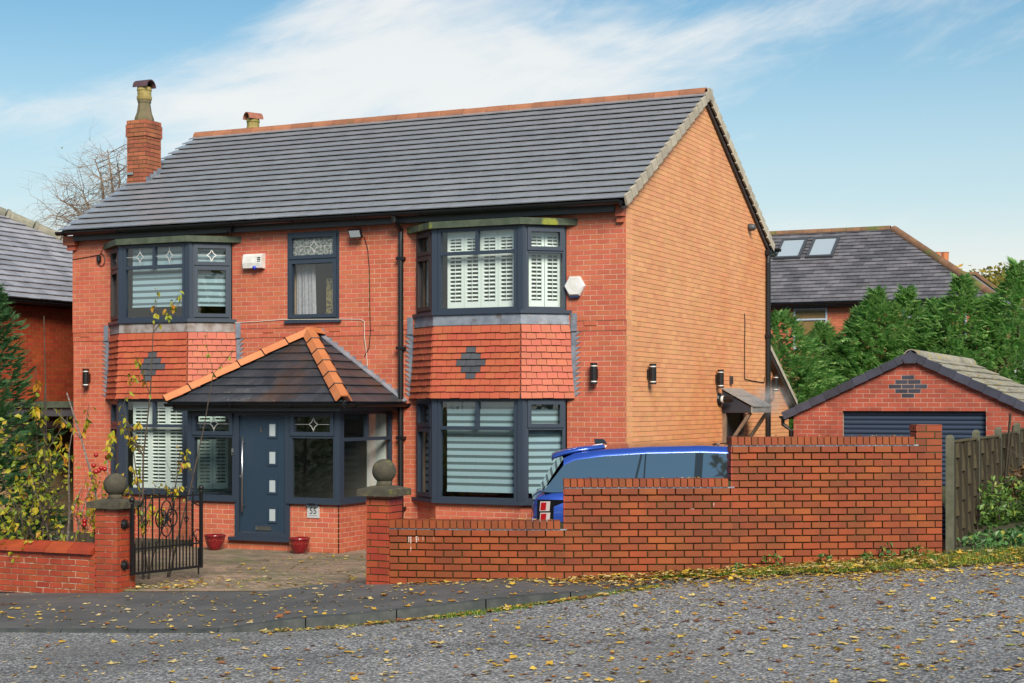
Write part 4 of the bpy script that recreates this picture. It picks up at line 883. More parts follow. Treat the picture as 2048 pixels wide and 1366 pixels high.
# flower pots either side of the door
def flowerpot(x, y, label):
    z = zyard(x, y); o = empty('plant_pot', (x, y, z), label, 'plant pot', 'red glazed pots by the front door')
    b = MB(); b.lathe([(.085, 0), (.10, .02), (.135, .10), (.15, .17), (.152, .20), (.162, .205), (.162, .232), (.15, .235), (.138, .20), (.12, .19)], (x, y, z), 24); b.build('pot', m_redpot, o, smooth=True)
    b = MB()
    for k in range(16):
        for q in range(2): a = 2*math.pi*(k+.5*q)/16; b.sphere((x+.146*math.cos(a), y+.146*math.sin(a), z+.15+.022*q), .005, 5, 4)
    b.build('studs', m_hip, o)
    b = MB(); b.lathe([(.13, 0), (.10, .02), (.05, .03)], (x, y, z+.19), 12); b.build('compost', m_soil, o)
flowerpot(-5.93, -1.92, 'red glazed pot left of the front door'); flowerpot(-4.46, -1.86, 'red glazed pot right of the front door under the plaque')
# ================================================================== front boundary: walls, pillars, gate
WC, WLn, WJ = .0772, .206, .0125
cw = CurveFr([(-.406, -6.344), (.1, -6.20), (.55, -6.04), (1.0, -5.865), (1.441, -5.672), (1.9, -5.445), (2.35, -5.205), (2.75, -4.985), (3.09, -4.791), (3.6, -4.49), (4.1, -4.185), (4.6, -3.87), (5.152, -3.518)])
uS, uM, uE = cw.l[4], cw.l[8], cw.L
gw = empty('garden_wall', (2.2, -5.2, 0), 'stepped red brick garden wall with brick-on-edge coping in front of the blue car', 'wall')
v0 = .755 - 12*WC; zl, zm, zh, ze = v0+12*WC, v0+18*WC, v0+24*WC, v0+27*WC
def strip(u0, u1, z0, z1, n0, n1, mat, name):
    b = MB(); us = lin(u0, u1, max(2, int((u1-u0)/.2))); m = len(us)
    vs_ = [cw.P(u, z, n) for u in us for z, n in ((z0, n1), (z1, n1), (z1, n0), (z0, n0))]
    fs = [(4*i+k, 4*i+(k+1) % 4, 4*i+4+(k+1) % 4, 4*i+4+k) for i in range(m-1) for k in range(4)]; fs = [f[::-1] for f in fs] + [(0, 1, 2, 3), (4*m-1, 4*m-2, 4*m-3, 4*m-4)]
    b.add(vs_, fs); b.build(name, mat, gw)
strip(0, uS, -.35, zl, -.215, -.022, m_mortar_d, 'wall_core'); strip(uS, uM, -.35, zm, -.215, -.022, m_mortar_d, 'wall_core'); strip(uM, uE, -.35, zh, -.215, -.022, m_mortar_d, 'wall_core')
strip(0, uS+.02, zl-.004, zl+.012, -.20, .008, m_lead, 'mortar_bed'); strip(uS-.01, uM+.02, zm-.004, zm+.012, -.20, .008, m_lead, 'mortar_bed'); strip(uM-.01, uE-.28, zh-.004, zh+.012, -.20, .008, m_lead, 'mortar_bed')
allp = []
proud = lambda lo_, hi_: (lambda u, v: .02 if v > hi_ - WC else 0)
allp += grid(0, uS, v0-2*WC, zl, WLn, WC, WJ, nf=proud(0, zl), wob=.003)
allp += grid(uS, uM, v0-2*WC, zm, WLn, WC, WJ, nf=proud(0, zm), phase=(uS/WLn) % 1, wob=.003)
allp += grid(uM, uE, v0-2*WC, zh, WLn, WC, WJ, nf=lambda u, v: .02 if v > zh-WC and u < uE-.28 else 0, phase=(uM/WLn) % 1, wob=.003)
lay(cw, allp, 'brick', 'wall_brickwork', gw, m_wbrick, WLn-WJ, WC-WJ, .04, 300, ch=.004, rj=.007, occl=[(0, 2048, 1150, 1400)])
for u_, z_, w_, h_ in ((.215, .60, .016, .07), (.235, .57, .02, .10), (.30, .60, .022, .075), (.325, .62, .012, .05), (.375, .61, .016, .06), (.50, .63, .01, .04), (.24, .49, .012, .07), (3.0, .95, .05, .008), (3.35, .98, .06, .008), (3.62, 1.0, .012, .05)):
    b = MB(); b.prism([cw.P(u_, z_ + h_, .0025), cw.P(u_ + w_*.3, z_, .0025), cw.P(u_ + w_*.8, z_ + h_*.2, .0025), cw.P(u_ + w_, z_ + h_, .0025)], [cw.P(u_, z_ + h_, -.002), cw.P(u_ + w_*.3, z_, -.002), cw.P(u_ + w_*.8, z_ + h_*.2, -.002), cw.P(u_ + w_, z_ + h_, -.002)]); b.build('lime_stain', m_stain, gw)
# brick-on-edge coping
cpm = MB(); cpm.box(-.0335, .0335, 0, .088, -.23, .012); 
cpm.v = [(x + (random.uniform(-.002, .002)), y, z) for x, y, z in cpm.v]; cme = cpm.mesh('coping_brick'); cme.materials.append(m_wbrick)
for ua, ub, z in ((.0, uS-.01, zl), (uS-.02, uM-.01, zm), (uM-.02, uE-.29, zh)):
    n = int((ub-ua)/.0765)
    strip(ua+.01, ub, z+.012, z+.075, -.205, -.004, m_mortar_d, 'coping_core')
    for k in range(n): u = ua + .04 + k*(ub-ua-.04)/n; inst(cme, 'coping_brick', gw, cw.P(u, z+.012, .012 + random.uniform(-.003, .003)), cw.M(u) @ Matrix.Rotation(random.uniform(-.012, .012), 3, 'Z'))
# stepped ends facing left, their brighter light put into a lighter brick
for u, za, zb in ((uS, zl, zm), (uM, zm, zh), (uE-.285, zh, ze)):
    T = cw.tan(u); Nn = T.cross(ZU); fe = Fr(cw.P(u - .016, 0, -.215), Nn)
    lay(fe, grid(0, .213, za, zb, WLn, WC, WJ, phase=.4), 'brick', 'end_brickwork', gw, m_lbrick, WLn-WJ, WC-WJ, .018, 0)
# end pillar on the right
fe = Fr(cw.P(uE-.29, 0, 0), cw.tan(uE-.2)); b = MB(); b.fb(fe, .004, .286, zh-.1, ze-.004, -.225, -.006); b.build('wall_core', m_mortar_d, gw)
lay(fe, grid(0, .29, zh, ze, WLn, WC, WJ, phase=.5), 'brick', 'end_brickwork', gw, m_wbrick, WLn-WJ, WC-WJ, .02, 6)
b = MB(); b.fb(fe, .001, .289, ze-.003, ze+.004, -.228, .0); b.build('pillar_top', m_lbrick, gw)
def gate_pillar(x0, x1, y0, y1, z0, z1, label, mat, mort, L, c, ballr, occl=()):
    o = empty('gate_pillar', ((x0+x1)/2, (y0+y1)/2, z0), label, 'gate pillar', 'brick gate pillars with stone balls')
    brickbox(x0, x1, y0, y1, z0, z1, 'pillar_core', o, mat, mort, L, c, .011, .008, 60, 'FRLB', .25, occl=occl, ch=.003)
    cx_, cy_ = (x0+x1)/2, (y0+y1)/2; e = .075; b = MB(); W, D_ = (x1-x0)/2+e, (y1-y0)/2+e
    b.add([(cx_+sx_*W, cy_+sy_*D_, z1+.002) for sx_, sy_ in ((-1,-1),(1,-1),(1,1),(-1,1))] + [(cx_+sx_*W, cy_+sy_*D_, z1+.075) for sx_, sy_ in ((-1,-1),(1,-1),(1,1),(-1,1))] + [(cx_+sx_*.1, cy_+sy_*.1, z1+.115) for sx_, sy_ in ((-1,-1),(1,-1),(1,1),(-1,1))],
          [(3,2,1,0)] + [(k, (k+1) % 4, 4+(k+1) % 4, 4+k) for k in range(4)] + [(4+k, 4+(k+1) % 4, 8+(k+1) % 4, 8+k) for k in range(4)] + [(8,9,10,11)]); b.build('cap_stone', m_stone, o)
    b = MB(); b.lathe([(.095, 0), (.085, .03), (.08, .07)], (cx_, cy_, z1+.11), 18); b.build('ball_neck', m_stone, o, smooth=True)
    b = MB(); b.sphere((cx_, cy_, z1+.15+ballr*.93), ballr, 28, 18); b.build('stone_ball', m_stone, o, smooth=True)
gate_pillar(-.706, -.407, -6.344, -6.045, -.15, 1.115, 'right gate pillar with stone ball where the low garden wall starts', m_lbrick, m_mortar_d, WLn, WC, .137)
gate_pillar(-4.541, -4.197, -6.346, -6.002, -.40, .873, 'left gate pillar with stone ball carrying the open iron gate', m_lbrick, m_mortar_l, .21, .074, .143)
lw = empty('garden_wall', (-8, -6.2, -.3), 'low red brick garden wall with rounded coping left of the gate', 'wall')
fW = Fr((-16.0, -6.344, 0), (1, 0, 0)); b = MB(); b.fb(fW, 0, 11.455, -.75, .30, -.215, -.006); b.build('wall_core', m_mortar_l, lw)
lay(fW, grid(0, 11.455, -.66, .30, .205, .074, .011, phase=.1, wob=.0015), 'brick', 'wall_brickwork', lw, m_lbrick, .194, .063, .02, 150, ch=.003)
b = MB(); b.fb(fW, 0, 11.455, -.80, -.225, -.1, .012); b.build('tar_plinth', m_black, lw)
cpr = [(-.13, 0), (-.16, .004), (-.16, .045), (-.10, .075), (-.03, .125), (.0, .135), (.03, .125), (.10, .075), (.16, .045), (.16, .004)]
cb_ = MB(); W = .176; cb_.prism([V3(W, y, z) for y, z in reversed(cpr)][::-1], [V3(-W, y, z) for y, z in cpr]); cme2 = cb_.mesh('coping_stone'); cme2.materials.append(m_lbrick)
x = -4.541 - .20
while x > -9: inst(cme2, 'coping_stone', lw, (x, -6.245, .302), Matrix.Rotation(random.uniform(-.008, .008), 3, 'Y')); x -= .36
# iron gate, open inwards
gt = empty('iron_gate', (-4.12, -6.16, .05), 'black wrought iron gate with scrollwork standing open at the left pillar', 'gate')
GU = Vector((.16, .987, 0)).normalized(); fI = Fr((-4.115, -6.17, 0), GU); GL = 1.17
def bar(pts, r, name, n=4, mat=None): b = MB(); b.tube([fI.P(*p) for p in pts], r, n); return b.build(name, mat or m_iron, gt)
def sq(u0, u1, z0, z1, name, h=.012): b = MB(); b.fb(fI, u0, u1, z0, z1, -h, h); return b.build(name, m_iron, gt)
sq(-.018, .018, .045, .93, 'hinge_stile', .018); sq(GL-.02, GL+.016, .045, 1.03, 'latch_stile', .018)
sq(.018, GL-.02, .05, .08, 'bottom_rail'); sq(.018, GL-.02, .355, .375, 'mid_rail', .008); sq(.20, GL-.02, .975, .992, 'top_rail', .008)
bar([(.018, .86, 0), (.08, .862, 0), (.13, .89, 0), (.17, .95, 0), (.20, .983, 0)], .009, 'top_rail')
for k in range(9):
    u = .105 + k*.115; zt = 1.03 if k else .90
    zb_ = .08
    segs = [(zb_, zt)]
    if k in (4,): segs = [(zb_, .50), (.945, zt)]
    for a, c in segs: sq(u-.007, u+.007, a, c, 'bar', .007)
    b = MB(); b.lathe([(.004, 0), (.013, .012), (.006, .024), (.010, .034), (.011, .05), (.001, .085)], fI.P(u, zt, 0), 6); b.build('spearhead', m_iron, gt)
    if k in (1, 7):
        b = MB()
        for j in range(4): b.tube([fI.P(u + .028*math.sin(math.pi*t)*math.cos(a), .64 + .10*t, .028*math.sin(math.pi*t)*math.sin(a)) for t in lin(0, 1, 6) for a in [j*math.pi/2 + 2.2*t]], .005, 4)
        b.build('basket_twist', m_iron, gt)
for k in range(10):
    u = .048 + k*.115; sq(u-.0065, u+.0065, .08, .43, 'short_bar', .0065); b = MB(); b.lathe([(.004, 0), (.010, .01), (.005, .018), (.009, .03), (.001, .06)], fI.P(u, .43, 0), 6); b.build('spearhead', m_iron, gt)
uc = .105 + 4*.115
for du_, dz_, ra, rb in ((0, .825, .085, .11), (0, .60, .085, .11), (-.09, .715, .09, .115), (.09, .715, .09, .115)):
    bar([(uc + du_ + ra*math.cos(a), dz_ + rb*math.sin(a), .004) for a in lin(0, 2*math.pi, 22)], .009, 'scroll_ring')
for k in range(5):
    a0 = math.pi/2 + k*2*math.pi/5; bar([(uc + (.02 + .075*t)*math.cos(a0 + .9*math.sin(3*t)), .715 + (.02+.09*t)*math.sin(a0 + .9*math.sin(3*t)), .01) for t in lin(0, 1, 6)], [.004, .007, .008, .010, .011, .008, .003], 'scroll_leaf', 5)
b = MB(); b.tube([fI.P(uc + .03*math.cos(a), .715 + .03*math.sin(a), .01) for a in lin(0, 6.3, 10)], .012, 6); b.build('rosette', m_iron, gt)
for u, z in ((0, .975), (GL, 1.075)): b = MB(); b.sphere(fI.P(u, z, 0), .036, 12, 8); b.tube([fI.P(u, z-.06, 0), fI.P(u, z-.03, 0)], .02, 6); b.build('ball_finial', m_iron, gt, smooth=True)
for z in (.68, .18):
    b = MB(); p = fI.P(0, z, 0); b.tube([p, V3(-4.19, p.y-.04, z)], .012, 6); b.lathe([(.0, 0), (.05, .01), (.055, .03), (.0, .04)], (0, 0, 0), 10) if False else None
    c = V3(-4.185, p.y-.06, z); b.tube([c + V3(-.01, 0, 0), c + V3(.01, 0, 0), c + V3(.03, 0, 0)], [.06, .055, .02], 8)
    for k in range(8): a = k*math.pi/4; b.tube([c, c + V3(.012, .075*math.cos(a), .075*math.sin(a))], [.012, .005], 4)
    b.build('hinge_plate', m_iron, gt)
bar([(GL-.02, .52, .0), (GL-.08, .545, 0), (GL-.13, .50, 0), (GL-.10, .42, 0), (GL-.03, .38, 0)], .008, 'latch_hook', 5); bar([(GL-.17, .86, 0), (GL-.12, .88, 0), (GL-.06, .85, 0), (GL+.03, .86, 0)], .009, 'latch', 5); sq(GL-.055, GL-.04, -.04, .3, 'drop_bolt', .007)
# ------------------------------------------------------------------ side fence
fn = empty('fence', (5.22, -1, .3), 'weathered brown woven fence with concrete posts beside the brick wall end', 'fence')
fF2 = Fr((5.225, -3.43, 0), (0, 1, 0)); pz = [1.80, 1.83, 1.84, 1.88, 1.9, 1.92]; tp = [1.70, 1.70, 1.72, 1.76, 1.8]
for k in range(6):
    y = -3.43 + 1.85*k; b = MB(); z = pz[k]; q = [(5.185, y-.05), (5.265, y-.05), (5.265, y+.05), (5.185, y+.05)]
    b.ext(q, .1, z-.03); b.prism([V3(5.225+(a-5.225)*.5, y+(c-y)*.5, z) for a, c in q], [V3(a, c, z-.03) for a, c in q]); b.build('concrete_post', m_post, fn)
for k in range(5):
    u0 = 1.85*k + .06; L = 1.73; nb = 8; hgt = tp[k] - .35
    for r in range(nb):
        b = MB(); vs_ = []; m = 17; z0 = .35 + hgt*r/nb; hh = hgt/nb + .012
        for i in range(m):
            t = i/(m-1); n = .011*math.cos(t*math.pi*4 + math.pi*(r % 2)) + .01*(z0 < 0) + random.uniform(-.003, .003); dz_ = random.uniform(-.006, .006)
            for z, e in ((z0, .014), (z0+hh+dz_, 0)): vs_ += [fF2.P(u0 + L*t, z, n+.006+e), fF2.P(u0 + L*t, z, n-.004+e)]
        fs = []
        for i in range(m-1): a = 4*i; fs += [(a, a+4, a+6, a+2), (a+1, a+3, a+7, a+5), (a+2, a+6, a+7, a+3)]
        b.add(vs_, fs); b.build('slat', m_fence, fn)
    for i in range(5): u = u0 + L*(i/4)*.97 + .02; b = MB(); b.fb(fF2, u-.02, u+.02, .32, tp[k], .0, .05); b.build('batten', m_rail, fn)
    b = MB(); b.fb(fF2, u0, u0+L, tp[k]+.012, tp[k]+.035, -.02, .03); b.build('capping', m_fence, fn)
b = MB(); b.tube([(5.30, .35, 1.05), (5.34, .62, 2.02)], .018, 5); b.tube([(5.31, .42, 1.05), (5.36, .72, 1.85)], .014, 5); b.build('leaning_stake', m_rail, label='two dark stakes leaning against the woven fence', cat='stake')
# ================================================================== garage
ga = empty('garage', (3.23, 7.5, 0), 'small detached brick garage with blue roller door and dark diamond in its gable', 'garage')
gx0, gx1, gy = 1.259, 5.195, 4.6; gc = (gx0+gx1)/2; gs = .47; ez = 1.985; gap = ez + gs*(gc-gx0)
fg = Fr((gx0, gy, 0), (1, 0, 0)); gW = gx1-gx0; dh = (2.094-gx0, 4.421-gx0, -1, 2.034)
tri = [(gs*-1, 1, ez), (gs, 1, ez+gs*gW)]
def tribody(t, rec):
    b = MB(); P0 = [(0, -.3), (dh[0], -.3), (dh[0], 2.034), (dh[1], 2.034), (dh[1], -.3), (gW, -.3), (gW, ez), (gW/2, gap), (0, ez)]
    for pl in ([(0, -.3), (dh[0], -.3), (dh[0], 2.034), (0, 1.985)], [(dh[1], -.3), (gW, -.3), (gW, 1.985), (dh[1], 2.034)], [(0, 1.985), (dh[0], 2.034), (dh[1], 2.034), (gW, 1.985), (gW/2, gap)]):
        b.prism([fg.P(u, v, -rec) for u, v in pl], [fg.P(u, v, -t) for u, v in pl])
    b.build('front_wall', M('garage_mortar', (.48,.33,.26), (.30,.17,.12), .9), ga)
tribody(.22, .004)
gps = grid(0, gW, -.3, 3.0, BL, BC, .010, [dh], tri, phase=.37)
cvs = 2.454
def isdia(k):
    pl = gps[k][0]; u = sum(p[0] for p in pl)/len(pl); v = sum(p[1] for p in pl)/len(pl); r = round((v-(gps[0][3]+BC/2) )/BC) - round((cvs-(gps[0][3]+BC/2))/BC)
    return abs(r) <= 2 and abs(u-gW/2) < (3-abs(r))*BL/2 - .02
lay(fg, gps, 'brick', 'garage_brickwork', ga, m_gbrick, BL-.010, BC-.010, .016, 170, ch=.0015, altmat=m_blue, alt=isdia, occl=[(0, 2048, 880, 1400)])
b = MB(); b.box(gx0, gx0+.2, gy+.22, 10.5, -.3, ez); b.box(gx1-.2, gx1, gy+.22, 10.5, -.3, ez); b.box(gx0, gx1, 10.3, 10.5, -.3, ez); b.build('side_wall', m_gbrick, ga)
rd = empty('roller_door', (gc, gy+.12, 0), parent=ga); rm_ = MB(); W = (dh[1]-dh[0])/2 - .01
prof = [(0, 0), (.014, .012), (.020, .036), (.014, .06), (0, .074)]; vs_ = [(x, -n, z) for x in (-W, W) for n, z in prof]
rm_.add(vs_, [(i, i+5, i+6, i+1) for i in range(4)]); rme = rm_.mesh('door_slat'); rme.materials.append(m_rolled)
for k in range(27): inst(rme, 'door_slat', rd, (gc + (dh[0]+dh[1])/2 - gW/2, gy+.10, -.02 + k*.076))
b = MB(); b.box(gx0+dh[0], gx0+dh[1], gy+.14, gy+.16, -.1, 2.033); b.build('door_backing', m_black, rd)
ga_p = math.atan(gs); ov = .17; gl = math.hypot(gc-gx0+ov, gs*(gc-gx0+ov)) ; gz0 = ez - gs*ov + .05
fgR = Fr((gx1+ov, gy-.06, gz0), (0, 1, 0), (-math.cos(ga_p), 0, math.sin(ga_p))); fgL = Fr((gx0-ov, 10.6, gz0), (0, -1, 0), (math.cos(ga_p), 0, math.sin(ga_p)))
grf = empty('roof', (gc, 7.5, ez), parent=ga)
b = MB(); b.fb(fgR, 0, 6.05, 0, gl, -.05, .0); b.fb(fgL, 0, 6.05, 0, gl, -.05, .0); b.build('roof_deck', m_bframe, grf)
gg = gl/8
lay(fgR, sft(grid(0, 6.05, 0, gl, .30, gg, .006, jv=-.02, wob=.002)), 'roof_tile', 'garage_tiles', grf, m_cream, .294, gg+.02, .02, 160, tilt=.03, ch=.002)
lay(fgL, sft(grid(0, 6.05, 0, gl, .30, gg, .006, jv=-.02, wob=.002)), 'roof_tile', 'garage_tiles', grf, m_cream, .294, gg+.02, .02, 0, tilt=.03, ch=.002)
for s in (-1, 1):
    for k in range(9):
        L = gl/9; a0 = k*L; f = (gc - s*0, 0); d = Vector((-s*math.cos(ga_p), 0, math.sin(ga_p))); nn = Vector((s*math.sin(ga_p), 0, math.cos(ga_p)))
        o0 = V3(gc + s*(gc-gx0+ov), gy, gz0); b = MB()
        q = [o0 + d*(a0+.003) + nn*.06, o0 + d*(a0+.003) - nn*.075, o0 + d*(a0+L-.002) - nn*.085, o0 + d*(a0+L-.002) + nn*.045]
        if s > 0: q = q[::-1]
        b.prism([p + V3(0, -.085, 0) for p in q], [p + V3(0, .03, 0) for p in q]); b.build('verge_cap', m_blue, grf)
b = MB(); zz = gap + .075; q = [(-.12, zz-.10), (-.09, zz-.17), (.09, zz-.17), (.12, zz-.10), (.0, zz+.04)]; b.prism([V3(gc+u, gy-.10, z) for u, z in q], [V3(gc+u, gy+.0, z) for u, z in q]); b.build('ridge_end', m_blue, grf)
rm2 = ridge_mesh('ridge_tile', .45, .125, m_cream)
for k in range(13): inst(rm2, 'ridge_tile', grf, (gc, gy + .22 + .46*k, gap + .02), Matrix.Rotation(R(90), 3, 'Z'))
gutter('gutter', (gx0-ov-.03, gy+.0, gz0-.01), (gx0-ov-.03, 10.5, gz0-.01), .055, ga)
b = MB(); b.tube([(gx0-ov-.03, gy+.06, gz0-.05), (gx0-ov-.03, gy+.06, gz0-.15), (gx0-.05, gy+.06, gz0-.26), (gx0-.05, gy+.06, 0)], .035, 8); b.build('downpipe', m_black, ga)
# ================================================================== blue car
mcar = M('blue_paint', (.035,.10,.50), None, .25, coat=1.0, metal=.5); mcb = M('gloss_black', (.008,.008,.01), None, .06, coat=.5); mcg = M('tinted_glass', (.13,.17,.21), None, .02, metal=.85, spec=.9)
mred = M('tail_red', (.30,.008,.012), None, .12, coat=.6); mclr = M('clear_lens', (.42,.38,.38), None, .1, coat=.6); mrub = M('tyre_rubber', (.015,.015,.015), None, .8)
car = empty('car', st(2.7, 21.55, -.1), 'metallic blue estate-style SUV parked behind the brick garden wall', 'car')
cP = lambda s, t, z: st(.27 + s, 21.58 + t, -.10 + z + .012*s)
def loft(stn, closed, name, mat, parent=car, caps=True, smooth=True):
    b = MB(); n = len(stn[0]); vs_ = [cP(*p) for q in stn for p in q]; fs = []
    for i in range(len(stn)-1):
        for k in range(n if closed else n-1): a, c = i*n+k, i*n+(k+1) % n; fs.append((a, a+n, c+n, c))
    if caps and closed: fs += [tuple(range(n)), tuple(range(len(fs) and (len(stn)-1)*n, len(stn)*n))[::-1]]
    b.add(vs_, fs); return b.build(name, mat, parent, smooth=smooth)
def csec(s, hw, zl_, zb_):
    h = [(0, zl_), (hw*.86, zl_), (hw*.97, zl_+.1), (hw, zl_+.25), (hw, zb_-.28), (hw*.985, zb_-.12), (hw*.955, zb_-.03), (hw*.90, zb_), (0, zb_+.02)]
    return [(s, -t, z) for t, z in h] + [(s, t, z) for t, z in h[-2:0:-1]]
loft([csec(*q) for q in ((.0, .80, .52, .93), (.02, .87, .42, 1.0), (.09, .93, .34, 1.06), (.25, .965, .3, 1.10), (.6, .985, .28, 1.12), (2.4, .99, .27, 1.12), (3.6, .98, .28, 1.10), (4.2, .965, .3, 1.04), (4.6, .92, .33, .98), (4.8, .84, .40, .92), (4.86, .74, .5, .84))], True, 'body', mcar)
rp = [(.13, 1.115), (.24, 1.30), (.40, 1.535), (.55, 1.60), (.9, 1.645), (1.5, 1.675), (2.2, 1.68), (2.7, 1.655), (3.05, 1.59), (3.4, 1.37), (3.8, 1.11)]
def gh(s, zr):
    zr = max(zr, 1.116); k = zr-1.11; b0 = .90; t1 = b0 - .26*k/.55*.55/.55*.55; t1 = b0 - .25*(k/.55)*.55 - .0
    return b0, b0 - .07*k/.55, zr - .085*min(1, k/.3), b0 - .20*k/.55, zr
for s_ in (-1, 1):
    loft([[(s, s_*gh(s, z)[0], 1.10), (s, s_*gh(s, z)[1], gh(s, z)[2])][::s_] for s, z in rp], False, 'side_glass', mcg, smooth=False)
    loft([[(s, s_*gh(s, z)[1], gh(s, z)[2]), (s, s_*(gh(s, z)[1]-.02), gh(s, z)[2]+.05*min(1, (z-1.11)/.3)), (s, s_*gh(s, z)[3], z)][::s_] for s, z in rp[2:9]], False, 'roof_rail', mcar)
    for sa, sb, w_ in ((1.28, 1.40, .03), (1.42, 1.46, .02), (2.08, 2.12, .10)):
        def gp(s, k): z = interp(s, rp); g_ = gh(s, z); a = V3(s, s_*g_[0], 1.10); c = V3(s, s_*g_[1], g_[2]); p = a.lerp(c, k); return (p.x, p.y + s_*.006, p.z)
        loft([[gp(sa, .0), gp(sb, .98)][::s_], [gp(sa+w_, .0), gp(sb+w_, .98)][::s_]], False, 'pillar', mcb, smooth=False)
    cf_ = lambda pl, t0, t1: [cP(a_, s_*t1, z_) for a_, z_ in pl][::-s_] + [cP(a_, s_*t0, z_) for a_, z_ in pl][::-s_]
    def plate(pl, t0, t1, nm, mt): q = cf_(pl, t0, t1); n_ = len(pl); b = MB(); b.prism(q[:n_], q[n_:]); b.build(nm, mt, car)
    plate([(.055, .62), (.26, .62), (.27, .93), (.42, .985), (.43, 1.005), (.055, 1.015)], .80, .974, 'lamp_surround', mcb)
    for z_ in (.865, .72):
        plate([(.085, z_), (.215, z_), (.225, z_+.125), (.095, z_+.125)], .9, .982, 'tail_light', mclr); plate([(.095, z_+.012), (.165, z_+.012), (.175, z_+.112), (.105, z_+.112)], .9, .987, 'tail_lens', mred)
    for sx_ in (.95, 3.87):
        wh = empty('wheel', cP(sx_, s_*.86, 0), parent=car); b = MB(); c = cP(sx_, s_*.86, .37); b.tube([c - FW*.12, c - FW*.10, c + FW*.10, c + FW*.12], [.33, .37, .37, .33], 24); b.build('tyre', mrub, wh); b = MB(); b.tube([c - FW*.13, c + FW*.13], .25, 20); b.build('rim', m_steel, wh)
loft([[(s, -gh(s, z)[3], z), (s, -.3, z+.035), (s, .3, z+.035), (s, gh(s, z)[3], z)][::-1] for s, z in rp[2:10]], False, 'roof_panel', mcb)
loft([[(s, -gh(s, z)[1], z), (s, 0, z+.01), (s, gh(s, z)[1], z)][::-1] for s, z in rp[:3]], False, 'rear_glass', mcg); loft([[(s, -gh(s, z)[3], z), (s, 0, z+.02), (s, gh(s, z)[3], z)][::-1] for s, z in rp[8:]], False, 'windscreen', mcg)
loft([[(s, -w_, z), (s, 0, z+.02), (s, w_, z), (s, w_*.97, z-.035), (s, -w_*.97, z-.035)][::-1] for s, w_, z in ((.26, .60, 1.53), (.29, .66, 1.565), (.42, .70, 1.61), (.62, .71, 1.65), (.95, .66, 1.685))], True, 'spoiler', mcar)
b = MB(); b.prism([cP(.85, -.02, 1.70), cP(1.02, -.02, 1.70), cP(.97, -.008, 1.765), cP(.84, -.008, 1.77)], [cP(.85, .02, 1.70), cP(1.02, .02, 1.70), cP(.97, .008, 1.765), cP(.84, .008, 1.77)]); b.build('antenna_fin', mcb, car)
b = MB(); b.prism([cP(.005, -.72, 1.005), cP(.005, .72, 1.005), cP(.005, .72, .97), cP(.005, -.72, .97)], [cP(.07, -.72, 1.005), cP(.07, .72, 1.005), cP(.07, .72, .97), cP(.07, -.72, .97)]); b.build('tailgate_strip', mcb, car)
b = MB(); b.prism([cP(-.006, -.62+.06*math.cos(a), .90+.025*math.sin(a)) for a in lin(0, 6.0, 10)], [cP(.03, -.62+.06*math.cos(a), .90+.025*math.sin(a)) for a in lin(0, 6.0, 10)]); b.build('badge', m_steel, car)
# ================================================================== neighbouring houses
nb = empty('neighbour_house', (-14.5, 2, 0), 'brick house with glare-paled grey slate roof at the left edge behind the spruce', 'house')
nx, ny0, ny1, nz = -12.4, -4.2, 7.4, 4.14
fN = Fr((nx, ny0, 0), (0, 1, 0)); NL = ny1-ny0; nh = [(0, NL, -1, 2.10)]
b = MB(); b.fb(fN, 0, NL, 2.10, nz, -.25, -.004); b.build('side_wall', m_mortar_g, nb)
lay(fN, grid(0, NL, 2.10, nz, BL, BC, J), 'brick', 'side_brickwork', nb, m_lbrick, BL-J, BC-J, .018, 120, ch=.0015, occl=[(150, 2048, 0, 1366)])
b = MB(); b.box(-19, nx-.25, ny0, ny1, -.3, nz); b.build('rear_block', m_brick, nb)
apx = Vector((-16.3, 1.6, 6.87)); c0, c1 = Vector((nx+.28, ny0-.3, nz-.06)), Vector((nx+.28, ny1+.3, nz-.06)); c2, c3 = Vector((-20.2, ny1+.3, nz-.06)), Vector((-20.2, ny0-.3, nz-.06))
nrf = empty('roof', (apx.x, apx.y, nz), parent=nb); b = MB(); b.add([c0, c1, c2, c3, apx], [(0, 1, 4), (1, 2, 4), (2, 3, 4), (3, 0, 4), (3, 2, 1, 0)]); b.build('roof_deck', m_nslate, nrf)
Vv = (apx - (c0 + (c1-c0)*((apx.y-c0.y)/(c1.y-c0.y)))); fNR = Fr(c0, (0, 1, 0), Vv); Ls = Vv.length; Lw = (c1-c0).length; ua = apx.y-c0.y
lay(fNR, sft(grid(0, Lw, 0, Ls, .30, .21, .006, clips=[(-Ls/ua, 1, 0), (Ls/(Lw-ua), 1, Ls/(Lw-ua)*Lw)], jv=-.02, wob=.003)), 'slate', 'roof_slates', nrf, m_nslate, .292, .23, .018, 180, tilt=.035, ch=.001, occl=[(150, 2048, 0, 1366)])
hp0, hp1 = apx + V3(0, 0, .04), c1 + V3(0, 0, .05); tt = (hp1-hp0); n = 13
for k in range(n):
    b = MB(); p, q = hp0 + tt*(k/n), hp0 + tt*((k+1)/n-.004); b.tube([p, p + (q-p)*.12, p + (q-p)*.13, q], [.135, .135, .11, .11], 10); b.build('hip_tile', m_gridge, nrf)
gutter('gutter', (nx+.31, ny0, nz-.09), (nx+.31, ny1, nz-.09), .06, nb)
b = MB(); b.box(nx+.01, nx+.2, ny0, ny1, nz-.16, nz-.09); b.build('soffit', m_black, nb)
cp_ = empty('carport', (-12.0, 1.5, 0), 'dark flat-roofed passage between the houses with sandy brick wall inside', 'carport')
b = MB(); b.box(-12.38, -10.45, .6, .75, 1.93, 2.08); b.build('lintel', m_fascia, cp_); b = MB(); b.box(-12.42, -10.42, .55, 5.5, 2.085, 2.20); b.build('flat_roof', m_moss, cp_)
